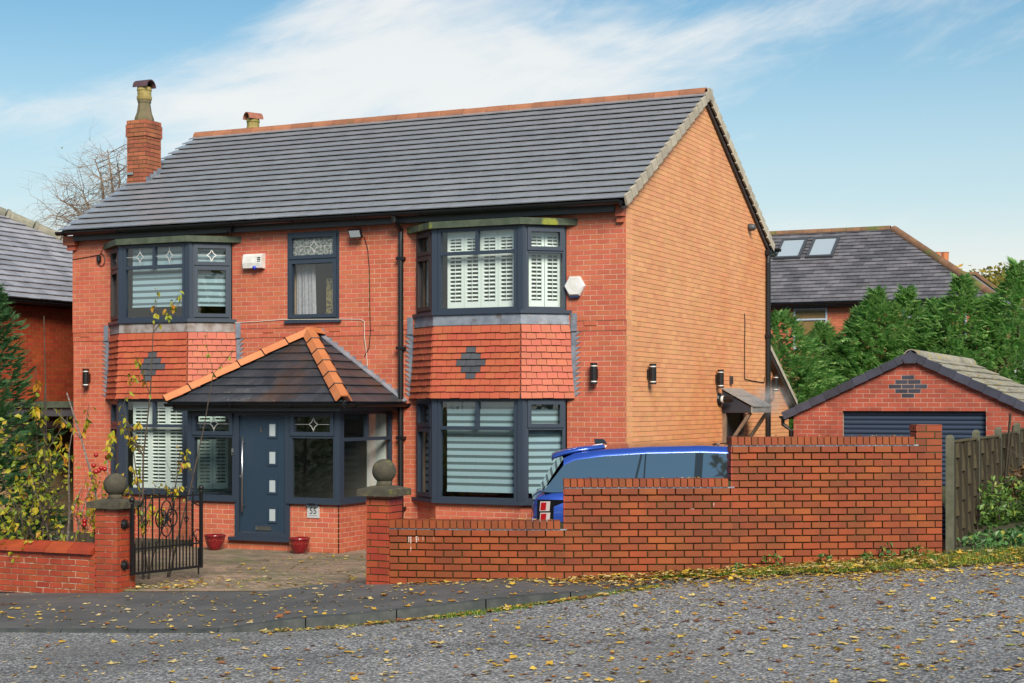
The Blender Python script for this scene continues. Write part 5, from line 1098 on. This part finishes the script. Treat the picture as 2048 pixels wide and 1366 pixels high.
b = MB(); b.box(-12.38, -10.45, .52, .60, 1.72, 1.84); b.build('beam', m_black, cp_)
b = MB(); b.box(-12.7, -12.35, .7, 5.0, -.3, 1.92); b.build('inner_wall', m_gold2, cp_)
fS = Fr((-12.345, .7, 0), (0, 1, 0)); lay(fS, grid(0, 4.2, -.3, 1.92, .30, .15, .012), 'brick', 'sandy_brickwork', cp_, m_gold2, .288, .138, .01, 40, ch=.002)
b = MB(); b.box(-11.9, -10.5, 4.4, 4.5, -.3, 1.92)
b.build('maroon_gate', M('maroon_boards', (.055,.014,.012), (.035,.01,.01), .7, nscale=8), cp_)
bh = empty('back_house', (-1.7, 27, 0), 'brick house with purple slate hipped roof and skylights beyond the conifers', 'house')
by, bz, bp, br = 24.0, 5.126, 34.5, 3.2
bx1 = 1.75; bx0 = -13.0
fBk = Fr((bx0, by, 0), (1, 0, 0)); bw = bx1 - .35 - bx0
b = MB(); b.fb(fBk, 0, bw, -.4, bz, -.3, -.004); b.box(bx1-.65, bx1-.35, by, by+6.4, -.4, bz); b.build('front_wall', m_mortar_g, bh)
wins = [(-3.95-bx0, -2.95-bx0, 3.75, 4.95), (-.78-bx0, 1.0-bx0, 3.75, 4.96)]
lay(fBk, grid(0, bw, 3.2, bz-.1, BL, BC, J, wins), 'brick', 'front_brickwork', bh, m_brick, BL-J, BC-J, .02, 120, ch=.0015, occl=[(0, 1540, 0, 1366), (1700, 2048, 640, 1366)])
for k, (a, c, d, e) in enumerate(wins):
    w = empty('window', fBk.P((a+c)/2, d, 0), parent=bh); panel(w, fBk, a, c, d, e, e-.33, None if k == 0 else (a+c)/2, '', mat=M('pale_frame', (.42,.50,.60), None, .4)); b = MB(); b.fb(fBk, a, c, d, e, -.2, -.15); b.build('curtain_back', m_room, w)
fBr = Fr((bx0, by-.3, bz-.03), (1, 0, 0), (0, math.cos(R(bp)), math.sin(R(bp)))); bl = (br+.3)/math.cos(R(bp)); bW = bx1 + .05 - bx0
rz = bz-.03 + (br+.3)*math.tan(R(bp)); hx = bW - (br+.3)
brf = empty('roof', (-2, by+2, bz), parent=bh)
b = MB(); A0 = V3(bx0, by-.3, bz-.04); A1 = V3(bx1+.05, by-.3, bz-.04); A2 = V3(bx1+.05, by+2*br+.3, bz-.04); A3 = V3(bx0, by+2*br+.3, bz-.04); T0 = V3(bx0, by+br, rz-.01); T1 = V3(bx0+hx, by+br, rz-.01)
b.add([A0, A1, A2, A3, T0, T1], [(0, 1, 5, 4), (1, 2, 5), (2, 3, 4, 5), (3, 2, 1, 0), (3, 0, 4)]); b.build('roof_deck', m_slate, brf)
sky_holes = []
for k, ux in enumerate((7.95, 8.95)): sky_holes.append((ux, ux+.82, 2.55, 3.75))
lay(fBr, sft(grid(0, bW, 0, bl, .36, .205, .009, sky_holes, clips=[(bl/(br+.3), 1, bl/(br+.3)*bW)], jv=-.02, wob=.004)), 'slate', 'roof_slates', brf, m_slate, .351, .225, .016, 220, tilt=.036, ch=.001, occl=[(0, 1537, 0, 1366)])
for a, c, d, e in sky_holes:
    w = empty('skylight', fBr.P((a+c)/2, d, 0), parent=bh); b = MB(); rectframe(b, fBr, a, c, d, e, .08, .0, .11); b.build('frame', m_fascia, w); b = MB(); b.fb(fBr, a+.08, c-.08, d+.08, e-.08, .05, .075); b.build('pane', M('sky_pane', (.35,.42,.47), None, .05, spec=1.0), w)
me = ridge_mesh('ridge_tile', .44, .13, m_hridge); x = bx0 + 6.5
while x < bx0 + hx - .1: inst(me, 'ridge_tile', brf, (x, by+br, rz-.02)); x += .45
h0, h1 = T1, A1 + V3(0, 0, .02); t = (h1-h0).normalized(); n = int((h1-h0).length/.45); mm = ridge_mesh('hip_tile', .44, .14, m_hridge); s = t.cross(ZU).normalized(); up = s.cross(t)
for k in range(n): inst(mm, 'hip_tile', brf, h0 + (h1-h0)*((k+.5)/n) - ZU*.02, Matrix((t, -s, up)).transposed())
gutter('gutter', (bx0+5, by-.34, bz-.04), (bx1+.05, by-.34, bz-.04), .07, bh); b = MB(); b.box(bx0, bx1, by-.28, by-.02, bz-.16, bz-.05); b.build('fascia', m_black, bh)
fh_ = empty('far_house', (3.5, 38, 0), 'far house showing only a slate hip and terracotta chimney pots behind the back house', 'house')
def fpt(px, py, D_): return CAM + (FW + RT*((px-1024)/3190) + ZU*((808-py)/3190))*D_
t0, t1, t2 = fpt(1925, 549, 66), fpt(1950, 547, 66), fpt(2022, 600, 66); t3 = fpt(1850, 620, 66)
b = MB(); bk = FW*7; b.add([t0, t1, t2, t3, t0+bk, t1+bk, t2+bk, t3+bk], [(3, 2, 1, 0), (4, 5, 6, 7), (0, 1, 5, 4), (1, 2, 6, 5), (3, 0, 4, 7)]); b.build('roof', m_slate, fh_)
b = MB(); b.tube([t0, t1, t2], .09, 6); b.build('hip_ridge', m_hridge, fh_); z0 = t3.z; b = MB(); q = [(t3.x, t3.y), (t2.x, t2.y), (t2.x+bk.x, t2.y+bk.y), (t3.x+bk.x, t3.y+bk.y)]; b.ext(q, -.4, z0); b.build('wall', m_brick, fh_)
c = fpt(1883, 530, 64); b = MB(); b.box(c.x-.3, c.x+.3, c.y-.3, c.y+.3, 5.5, c.z+.1); b.build('chimney', m_brick, fh_)
for px, hood in ((1874, 1), (1890, 0)):
    p = fpt(px, 527, 64); b = MB(); b.lathe([(.15, 0), (.17, .05), (.14, .1), (.15, .42), (.17, .45)], p, 10); b.build('chimney_pot', m_hip, fh_)
b = MB(); p = fpt(1862, 525, 63); b.tube([p - ZU*1.2, p + ZU*.35], .02, 4); b.build('aerial', m_steel, fh_)
# ================================================================== trees and plants
def blade(b, p, d, side, L, w): b.add([p + side*w*.5, p + d*L, p - side*w*.5], [(0, 1, 2)])
def conifer(base, H, Rb, n, mat, label, size=.26, seed=1, power=.7, droop=.25, group=None, name='conifer_tree', lean=(0, 0), blades=7, minh=.02, top=1.0, k_in=.45, sprigs=0, hedge=False):
    rng = random.Random(seed); base = Vector(base); o = empty(name, base, label, 'tree', group)
    b = MB(); tip = base + V3(lean[0], lean[1], H); b.tube([base, base.lerp(tip, .5) + V3(.03, 0, 0), tip], [.035*H/3, .02*H/3, .006], 6); b.build('trunk', m_bark, o)
    b = MB()
    lob = [(rng.uniform(0, 6.28), rng.uniform(.1, .9), rng.uniform(.75, 1.3)) for _ in range(14)]
    for i in range(n):
        h = minh + (1-minh)*rng.random()**1.25; a = rng.uniform(0, 6.283)
        rad = (Rb*(1-h)**power if not hedge else Rb*(1.0 if h < .66 else ((1-h)/.34)**power)) + .04
        for la, lh, lk in lob:
            da = abs((a-la+math.pi) % (2*math.pi)-math.pi)
            if da < .6 and abs(h-lh) < .09: rad *= lk
        rr = rad*(k_in + (1-k_in)*rng.random()**.5) * rng.uniform(.9, 1.08)
        p = base.lerp(tip, h) + V3(rr*math.cos(a), rr*math.sin(a), -droop*rr*.6)
        out = V3(math.cos(a), math.sin(a), rng.uniform(-droop, .55 + h*.6)).normalized()
        sd = out.cross(V3(rng.uniform(-.4, .4), rng.uniform(-.4, .4), 1)).normalized(); L = size*rng.uniform(.6, 1.3)*(1-.35*h)
        for k in range(blades):
            t = k/(blades-1); q = p + out*L*.7*t; an = (1 if k % 2 else -1)*rng.uniform(.35, .95)
            d = (out*math.cos(an) + sd*math.sin(an)); d.z -= droop*.5; blade(b, q, d.normalized(), out.cross(d).cross(d).normalized() if k else sd, L*(.62-.3*t), L*.2)
        blade(b, p + out*L*.5, out, sd, L*.7, L*.2)
    for j in range(sprigs):       # airy side leaders
        a = rng.uniform(0, 6.28); hh = rng.uniform(.55, .78); rr = Rb*(.2 + .8*(1-hh))*rng.uniform(.3, 1.0); q0 = base.lerp(tip, hh) + V3(rr*math.cos(a), rr*math.sin(a), 0); up_ = V3(rng.gauss(0, .18), rng.gauss(0, .18), 1).normalized(); Ls_ = rng.uniform(.45, .95)*H/4.5
        for i in range(15):
            t = i/15; q = q0 + up_*Ls_*t; a2 = rng.uniform(0, 6.28)
            for sg in (0, 2.1, 4.2): d = V3(math.cos(a2+sg), math.sin(a2+sg), .35).normalized(); blade(b, q, d, V3(-math.sin(a2+sg), math.cos(a2+sg), 0), size*(.95-.75*t), size*.2)
    for i in range(16):           # feathery leader
        t = i/16; q = base.lerp(tip, .86 + .14*t)
        for a in (rng.uniform(0, 6.28), rng.uniform(0, 6.28)): blade(b, q, V3(math.cos(a), math.sin(a), .5).normalized(), V3(-math.sin(a), math.cos(a), 0), size*(1.0-.6*t), size*.1)
    b.build('foliage', mat, o); return o
hd = [(1556, 11.2, 4.15, 1.25, .45, 'nearest the house corner, drooping and dense'), (1645, 13.2, 4.0, 1.5, .8, 'second from the house corner'), (1722, 13.6, 4.35, 1.5, .95, 'third from the house corner'), (1752, 13.0, 4.7, 1.35, 1.0, 'with a thin leader left of the garage ridge'), (1812, 13.4, 4.75, 1.45, .95, 'directly behind the garage ridge'), (1868, 14.2, 4.5, 1.5, .9, 'right of the garage ridge'), (1925, 13.0, 4.95, 1.6, .8, 'with the bushy leader before the hip of the back house'), (1985, 14.5, 4.6, 1.6, .75, 'right of the bushy leader'), (2034, 13.0, 5.2, 1.4, 1.15, 'tallest, at the right edge'), (1690, 15.5, 3.6, 1.4, .6, 'set back and low between the second and third'), (1840, 16.0, 4.0, 1.4, .6, 'set back behind the garage')]
for k, (px, yw, H, Rb, pw, lb) in enumerate(hd):
    u = (px-1024)/3190; t = (yw+21.91)/(CO + u*SI); p = CAM + (FW + RT*u)*t
    conifer((p.x, p.y, -.1), H, Rb, 3800, m_lgreen, 'green feathery conifer ' + lb, .31, 20+k, .7 if k == 0 else 1.35, .30, 'row of conifers behind the garage', k_in=.45, sprigs=16, hedge=True)
conifer(st(-7.0, 21.4, -.2), 3.9, .95, 2000, m_lblue, 'dark blue-green spruce at the left edge behind the low wall', .24, 5, .6, .18, None, 'spruce_tree', k_in=.2, blades=9)
conifer(st(-7.9, 23.4, -.2), 3.3, 1.0, 1800, m_lblue, 'smaller dark spruce half out of frame at the left edge', .22, 6, .7, .18, None, 'spruce_tree', k_in=.3)
def leaf_mesh(name, mat, L=.06, w=.032, curl=.35, seed=0):
    rng = random.Random(seed); b = MB(); pts = [(0, 0), (.25, .7), (.55, 1), (.82, .6), (1, 0)]; vs_ = []
    for t, k in pts:
        z = -curl*L*t*t; vs_ += [(-w/2*k, L*t, z + .2*w*k), (0, L*t, z), (w/2*k, L*t, z + .2*w*k)]
    fs = []
    for i in range(4): a = 3*i; fs += [(a, a+1, a+4, a+3), (a+1, a+2, a+5, a+4)]
    b.add(vs_, fs); me = b.mesh(name, smooth=True); me.materials.append(mat); return me
def grow(rng, b, p, d, L, r, depth, tips, bend=.25, split=3, up=.25, n=3, jit=1.):
    pts = [Vector(p)]; rs = [r]; d = Vector(d).normalized(); m = 4
    for i in range(m):
        d = (d + V3(rng.gauss(0, bend*.4), rng.gauss(0, bend*.4), rng.gauss(0, bend*.3) + up*.15)).normalized(); pts.append(pts[-1] + d*L/m); rs.append(r*(1-.62*(i+1)/m))
    b.tube(pts, rs, n, False); tips += [(q, d) for q in pts[1:]]
    if depth > 0:
        for k in range(split):
            i = rng.randint(1, m); a = rng.uniform(0, 6.283); o_ = d.orthogonal().normalized(); o2 = d.cross(o_)
            nd = (d*rng.uniform(.5, 1) + (o_*math.cos(a) + o2*math.sin(a))*rng.uniform(.5, 1) + ZU*up).normalized()
            grow(rng, b, pts[i], nd, L*rng.uniform(.5, .75)*jit, rs[i]*.75, depth-1, tips, bend, split, up, n, jit)
def sapling(base, stems, nleaf, mats, label, seed, L=.075, w=.036, name='sapling', bark=None, leafzone=.25, cat='sapling', spread=.3, split=4):
    rng = random.Random(seed); base = Vector(base); o = empty(name, base, label, cat); tips = []; b = MB()
    for (dx_, dy_, H, r, dep) in stems: grow(rng, b, base + V3(rng.uniform(-.05, .05), rng.uniform(-.05, .05), 0), (dx_, dy_, H), math.sqrt(dx_*dx_+dy_*dy_+H*H), r, dep, tips, .16, split, .25, 4, spread)
    b.build('stem', bark or m_bark, o); tips = [t for t in tips if t[0].z > base.z + leafzone]
    mes = [leaf_mesh('leaf', m, L*rng.uniform(.8, 1.25), w*rng.uniform(.85, 1.3), rng.uniform(.1, .8), k) for m in mats for k in range(3)]
    for k in range(nleaf):
        p, d = max(rng.choice(tips), rng.choice(tips), key=lambda t_: t_[0].z if rng.random() < .35 else rng.random()); q = p + V3(rng.uniform(-.012, .012), rng.uniform(-.012, .012), rng.uniform(-.012, .012))
        inst(rng.choice(mes), 'leaf', o, q, (rng.uniform(-1.9, .2), rng.uniform(-.6, .6), rng.uniform(0, 6.283)))
    return o, tips
sapling(st(-4.72, 20.7, -.15), [(.02, .02, 3.25, .016, 2), (-.35, .1, 2.3, .012, 2), (.25, 0, 1.5, .012, 2)], 290, [m_lyg, m_lyel], 'tall slender sapling with lime and yellow leaves before the left bay', 31, spread=.26, split=8)
sapling(st(-4.45, 20.9, -.15), [(.55, .05, 2.7, .013, 1), (.2, .0, 1.7, .01, 1)], 22, [m_lyg], 'thin almost bare sapling leaning right before the left bay', 32, .05, .028)
ap_, tp_ = sapling(st(-5.25, 20.6, -.15), [(-.3, .05, 2.5, .022, 2), (.35, 0, 1.6, .014, 2), (-.1, 0, 1.2, .014, 2)], 130, [m_lyg, m_lyel], 'lichened crab apple with red fruit and yellow leaves behind the left pillar', 33, .085, .045, 'apple_sapling', m_bark2, .25)
rng = random.Random(4)
for k in range(10):
    q = st(-5.27 + rng.uniform(-.08, .12), 20.35, 1.38 + rng.uniform(-.12, .14)) if k < 8 else st(-5.5 + rng.uniform(-.05, .05), 20.4, .62 + rng.uniform(-.03, .05)); b = MB(); b.sphere(q, .03, 10, 7); b.build('apple', m_berry, ap_, smooth=True)
sapling(st(-6.05, 20.9, -.2), [(-.1, 0, 3.5, .014, 2), (.25, 0, 2.6, .014, 1), (-.45, 0, 2.9, .012, 2)], 130, [m_lyel, m_lyg], 'tall sapling with orange and yellow leaves beside the spruce', 34, .10, .045, 'sapling', m_bark)
sapling(st(-5.75, 20.5, -.2), [(.25, 0, 1.9, .02, 3), (-.35, 0, 1.5, .018, 3), (.1, .2, 1.2, .015, 3)], 90, [m_lyel, m_lyg], 'bare twiggy shrub behind the low wall before the dark passage', 35, .07, .035, 'shrub', m_bark2, .3, 'shrub')
sapling(st(-5.05, 20.2, -.15), [(-.3, 0, .75, .012, 2), (.1, 0, .8, .012, 2), (-.5, 0, .4, .012, 2)], 150, [m_lyg, m_lyel], 'low leafy yellow-green shrub beside the left pillar', 36, .10, .055, 'shrub', m_bark, .1, 'shrub')
# bare birch beyond the roof
o = empty('birch_tree', st(-11.2, 40, 0), 'bare birch with fine twigs rising behind the left end of the roof', 'tree'); rng = random.Random(12); b = MB(); tips = []
bs = st(-10.8, 40, 0)
grow(rng, b, bs, (.05, 0, 1), 5.0, .12, 0, tips, .1)
for px, py, L in ((235, 330, 2.6), (190, 320, 3.0), (120, 400, 2.2), (215, 300, 2.2), (165, 380, 2.0), (245, 380, 1.8), (100, 430, 1.6)):
    p0 = fpt(205 + (px-170)*.2, 470, 40); p1 = fpt(px, py, 40 + rng.uniform(-1, 1)); d = p1-p0; tl = []
    pts = [p0, p0.lerp(p1, .35) + V3(rng.uniform(-.2, .2), 0, rng.uniform(-.2, .2)), p0.lerp(p1, .7) + V3(rng.uniform(-.2, .2), 0, .1), p1]
    b.tube(pts, [.05, .035, .022, .012], 4, False)
    for i in range(1, 4):
        for k in range(9):
            a = rng.uniform(0, 6.28); q = pts[i-1].lerp(pts[i], rng.random()); grow(rng, b, q, (math.cos(a), math.sin(a)*.6, rng.uniform(-.3, .8)), rng.uniform(.5, 1.1), .011, 2, tl, .5, 3, -.18)
b.build('branches', m_birch, o)
lm = leaf_mesh('leaf', m_lyel, .09, .06)
for px, py in ((229, 318), (237, 315), (218, 326), (124, 298), (244, 296)): inst(lm, 'leaf', o, fpt(px, py, 40), (rng.uniform(0, 3), rng.uniform(0, 3), 0))
# leafy mounds: shrubs, trees far away, undergrowth
def foliage(b, c, r, n, L, rng, wk=.55, hemi=False, shell=.35):
    c = Vector(c)
    for i in range(n):
        while True:
            v = V3(rng.uniform(-1, 1), rng.uniform(-1, 1), rng.uniform(0 if hemi else -1, 1))
            if shell < v.length < 1: break
        p = c + V3(v.x*r[0], v.y*r[1], v.z*r[2]); d = V3(rng.gauss(0, 1), rng.gauss(0, 1), rng.gauss(-.2, .8)).normalized(); s = d.orthogonal().normalized(); s.rotate(Matrix.Rotation(rng.uniform(0, 6.28), 3, d)); l = L*rng.uniform(.6, 1.3); nn = d.cross(s)*l*.12
        b.add([p, p + d*l*.5 + s*l*wk*.5 + nn, p + d*l, p + d*l*.5 - s*l*wk*.5 + nn], [(0, 1, 2), (0, 2, 3)])
def bush(name, base, H, blobs, L, mat, label, cat, seed, stems=5, group=None):
    rng = random.Random(seed); base = Vector(base); o = empty(name, base, label, cat, group); b = MB(); tips = []
    for k in range(stems): grow(rng, b, base + V3(rng.uniform(-.2, .2), rng.uniform(-.2, .2), 0), (rng.uniform(-.4, .4), rng.uniform(-.4, .4), 1), H*.75, .012*max(H, .8), 1, tips, .2, 3)
    b.build('stems', m_bark, o); b = MB()
    for (dx_, dy_, dz_, r1, r2, n) in blobs: foliage(b, base + RT*dx_ + FW*dy_ + ZU*dz_, (r1, r1, r2), n, L, rng)
    b.build('foliage', mat, o); return o
def ftree(px, py_top, D_, w, label, seed, mat, n=2600, L=.30):
    rng = random.Random(seed); top = fpt(px, py_top, D_); base = V3(top.x, top.y, -.3); H = top.z + .3; o = empty('tree', base, label, 'tree', 'trees beyond the houses'); b = MB(); tips = []
    grow(rng, b, base, (0, 0, 1), H*.6, .16, 1, tips, .12, 5, .25, 3, .45); b.build('trunk', m_bark, o); b = MB()
    for k in range(9): a = rng.uniform(0, 6.28); q = rng.uniform(0, .7)*w; foliage(b, base + V3(q*math.cos(a), q*math.sin(a), H*rng.uniform(.62, .86)), (w*.5, w*.5, H*.13), n//9, L, rng, .5)
    b.build('crown', mat, o)
ftree(1985, 500, 75, 3.0, 'olive-yellow tree above the far slate hip', 51, m_lolive); ftree(2040, 505, 72, 2.6, 'olive tree at the right edge behind the tall conifer', 52, m_lolive); ftree(1918, 520, 80, 1.6, 'small golden tree beside the far chimney pots', 53, m_lyel, 900); ftree(1952, 535, 85, 2.2, 'sparse olive tree behind the far slate hip', 54, m_lolive, 1200)
bush('shrub', st(5.95, 19.8, .35), 1.0, [(0, 0, .5, .36, .36, 420), (.4, .2, .5, .4, .42, 420), (-.05, .1, .25, .36, .25, 300), (.65, -.1, .6, .35, .45, 300)], .085, m_lshrub, 'green nettle-like shrub leaning on the woven fence', 'shrub', 61, 8)
bush('shrub', st(6.75, 19.4, .35), 1.2, [(0, 0, .6, .5, .5, 500), (.3, .2, .9, .4, .4, 300)], .085, m_lshrub, 'leafy green shrub at the right edge of the frame', 'shrub', 62, 8)
bush('shrub', st(-6.1, 20.3, -.2), 1.5, [(0, 0, .9, .45, .6, 230), (-.5, .2, .7, .45, .5, 200), (.25, 0, 1.5, .3, .4, 90), (-.3, 0, 1.9, .3, .5, 80)], .085, m_lyg, 'loose yellow-green leafy shrub over the low wall before the spruce', 'shrub', 66, 9)
bush('shrub', st(-5.35, 20.55, -.2), 1.3, [(0, 0, .55, .35, .35, 120), (.15, 0, 1.2, .25, .5, 70)], .08, m_lyg, 'loose lime shrub just left of the left gate pillar', 'shrub', 67, 8)
bush('bracken', st(7.25, 21.3, .45), 1.2, [(0, 0, .65, .5, .5, 500), (-.2, .5, .5, .4, .4, 300)], .10, m_lbrown, 'brown dead bracken beside the far end of the fence', 'bracken', 63, 10)
bush('shrub', st(6.3, 18.7, .35), .5, [(0, 0, .2, .6, .22, 420), (-.6, .1, .15, .45, .18, 300), (.6, 0, .2, .5, .25, 320)], .10, m_livy, 'low ivy mat below the shrubs at the right end of the verge', 'ivy', 64, 3)
bush('shrub', st(5.35, 18.25, .33), .4, [(0, 0, .12, .35, .16, 240), (.5, .2, .15, .4, .2, 260)], .09, m_livy, 'low ivy clump against the foot of the first concrete post', 'ivy', 65, 3)
for k, (px, hgt) in enumerate(((1550, .16), (1655, .12), (1745, .10), (1790, .16), (1830, .10), (1480, .06), (1856, .13))):
    X_ = (px-1024)/3190*17.55; bush('weed', st(X_, dwall(X_)-.08, zroad(X_)+.05), hgt, [(0, 0, hgt*.55, .06+hgt*.3, hgt*.5, 46)], .05, m_livy if k % 2 else m_lshrub, ('small green weed at the foot of the tall wall, ' + ('leftmost of the large ones', 'second large one from the left', 'small one near the middle', 'near the right end', 'just before the end pillar', 'furthest left', 'touching the end pillar')[k]), 'weed', 70+k, 1, 'weeds along the wall')
# grass tufts along kerb and verge
rng = random.Random(9); b = MB()
def tuft(X_, D_, z, n, h, spread):
    for i in range(n):
        p = st(X_ + rng.gauss(0, spread), D_ + rng.gauss(0, spread*.5), z); a = rng.uniform(0, 6.28); d = V3(math.cos(a)*.6, math.sin(a)*.6, 1).normalized(); blade(b, p, d, V3(-math.sin(a), math.cos(a), 0), h*rng.uniform(.5, 1.2), .008)
for k in range(90):
    X_ = rng.uniform(-.75, 1.6); tuft(X_, dkerb(X_)-.03-abs(rng.gauss(0, .04)), zroad(X_), 10, .045, .05)
for k in range(40): X_ = rng.gauss(-.35, .22); tuft(X_, dkerb(X_)-.06-abs(rng.gauss(0, .07)), zroad(X_), 14, .05, .05)
for k in range(30): X_ = rng.uniform(-2.3, -1.2); tuft(X_, dkerb(X_)-.04, zroad(X_), 6, .05, .05)
for k in range(800):
    X_ = rng.uniform(1.6, 8.0); t = rng.random()**1.5; tuft(X_, dwall(X_)-.05-t*(.15+.75*smst(1.2, 4.6, X_)), zroad(X_)+.03, 9, .06 + .04*(X_ > 4.5), .06)
b.build('grass', m_lgrass, kind='stuff', label='short grass and moss tufts along the kerb and the wall foot')
# ================================================================== fallen leaves
rng = random.Random(3)
shapes = []
for k in range(6):
    pts = []; n = 5
    for i in range(2*n):
        a = math.pi*2*(i+.5)/(2*n); r = (1.0 if i % 2 == 0 else .48)*rng.uniform(.8, 1.15)
        if k >= 4: r = .55 + .45*abs(math.cos(a)); r *= rng.uniform(.9, 1.1)
        pts.append((r*math.cos(a)*(1 if k < 4 else .6), r*math.sin(a), rng.uniform(-.05, .38)))
    shapes.append(pts)
def fallen(b, p, s):
    sh = rng.choice(shapes); a = rng.uniform(0, 6.283); ca, sa = math.cos(a), math.sin(a); tx, ty = rng.gauss(0, .22), rng.gauss(0, .22); cu = rng.uniform(.1, 1.0)
    vs_ = [p + V3(0, 0, .004 + s*.05)]
    for x, y, z in sh: X_, Y_ = (x*ca-y*sa)*s, (x*sa+y*ca)*s; vs_.append(p + V3(X_, Y_, .006 + max(0, X_*tx + Y_*ty) + max(0, z)*s*cu))
    n = len(sh); b.add(vs_, [(0, i+1, (i+1) % n + 1) for i in range(n)])
b = MB()
def rs(): return rng.choice((.012, .015, .018, .021, .024, .029, .035, .048))*rng.uniform(.8, 1.2)
for i in range(5200):                 # road
    D_ = 10.5 + 8*rng.random()**.9; X_ = rng.uniform(-.34, .34)*D_
    if rng.random() > .34 + .66*smst(-2, 4, X_): continue
    if D_ > dwall(X_)-.1: continue
    onp = X_ < 2 and D_ > dkerb(X_)
    fallen(b, st(X_, D_, zroad(X_) + (kh(X_)+.008 if onp else 0)), rs())
for i in range(6000):                 # drift along wall foot and verge
    X_ = -1.3 + 9.5*rng.random()**.8; k = smst(-1, 4.5, X_)
    if rng.random() > .22 + .78*k: continue
    D_ = dwall(X_) - .02 - abs(rng.gauss(0, .2 + .6*k)); onp = X_ < 2 and D_ > dkerb(X_)
    fallen(b, st(X_, D_, zroad(X_) + (kh(X_)+.008 if onp else .045*smst(.9, 0, dwall(X_)-D_))), rs())
for i in range(260): X_ = rng.uniform(-6.5, -1); D_ = dkerb(X_) + .12 + rng.random()*(dwall(X_)-dkerb(X_)-.15); fallen(b, st(X_, D_, zroad(X_)+kh(X_)+.008), rs())
for i in range(420): X_ = rng.uniform(-2.4, 1.6); fallen(b, st(X_, dkerb(X_)-.03-abs(rng.gauss(0, .07)), zroad(X_)+.01), rs())
for i in range(560):
    x = rng.uniform(-4.4, .2); y = yb(x) + .1 + rng.random()**1.3*4.4
    fallen(b, V3(x, y, zyard(x, y)+.004), rs()*.95)
for i in range(120): x = rng.uniform(-4.15, -3.3); y = -6.2 + abs(rng.gauss(0, .5)); fallen(b, V3(x, y, zyard(x, y)+.006), rs())
for i in range(1500):
    X_ = rng.uniform(.6, 7.5); t = rng.random(); fallen(b, st(X_, dwall(X_) - .04 - t*(.2+.7*smst(1.2, 4.6, X_)), zroad(X_) + .055 + .03*(1-t)), rs())
for i in range(110): fallen(b, fgR.P(rng.uniform(0, 4), rng.uniform(0, gl), .045), rs())
b.build('fallen_leaves', m_leaf, kind='stuff', label='scattered yellow and brown fallen leaves over the road, pavement and drive')
b = MB()
for ua, ub, z in ((.05, uS-.05, zl), (uS, uM-.05, zm), (uM, uE-.35, zh)):
    for i in range(int((ub-ua)*7)): u = rng.uniform(ua, ub); fallen(b, cw.P(u, z+.103, rng.uniform(-.19, .0)), .03*rng.uniform(.7, 1.1))
b.build('coping_leaves', m_leaf, kind='stuff', label='dry yellow leaves lying along the top of the stepped garden wall')
# wood across the road behind the viewpoint (seen only as reflections)
rng = random.Random(21); b = MB(); tr = MB()
for k in range(16):
    X_ = -26 + 3.6*k + rng.uniform(-1, 1); D_ = -9 + rng.uniform(-3, 3); H = rng.uniform(6.0, 10.5); p = st(X_, D_, 0); tr.tube([p, p + V3(.2, .1, H*.8)], [.2, .08], 6)
    for q in range(5): a = rng.uniform(0, 6.28); foliage(b, p + V3(1.3*math.cos(a), 1.3*math.sin(a), H*rng.uniform(.45, .9)), (1.7, 1.7, 1.5), 230, .55, rng)
o = b.build('woodland', m_lolive, kind='stuff', label='autumn trees across the road behind the viewpoint'); tr.build('trunks', m_bark, o)
ms = bpy.data.materials.new('steam'); ms.use_nodes = True; t = ms.node_tree; t.nodes.clear(); out = N(t, 'ShaderNodeOutputMaterial'); pv = N(t, 'ShaderNodeVolumePrincipled'); tcn = N(t, 'ShaderNodeTexCoord')
gd = N(t, 'ShaderNodeTexGradient', gradient_type='QUADRATIC_SPHERE'); mp = N(t, 'ShaderNodeMapping'); mp.inputs['Location'].default_value = (-1, -1, -1); mp.inputs['Scale'].default_value = (2, 2, 2); t.links.new(tcn.outputs['Generated'], mp.inputs[0]); t.links.new(mp.outputs[0], gd.inputs[0])
nz = N(t, 'ShaderNodeTexNoise'); nz.inputs['Scale'].default_value = 4.5; nz.inputs['Detail'].default_value = 4; nz.inputs['Distortion'].default_value = .6; gp_ = N(t, 'ShaderNodeNewGeometry'); t.links.new(gp_.outputs['Position'], nz.inputs['Vector'])
t.links.new(mth(t, 'MULTIPLY', mth(t, 'MULTIPLY', gd.outputs['Fac'], sstep(t, nz.outputs['Fac'], .38, .7)), 5.0), pv.inputs['Density']); pv.inputs['Color'].default_value = (.95, .95, .95, 1); t.links.new(pv.outputs[0], out.inputs['Volume'])
b = MB(); b.sphere((0, 0, 0), 1, 16, 10); b.v = [(x*.42 + .72, y*.95 + 5.15, z*.36 + 2.22) for x, y, z in b.v]; b.build('steam', ms, kind='stuff', label='thin white steam drifting from the boiler flue past the side canopy')
print('objects', len(bpy.data.objects))
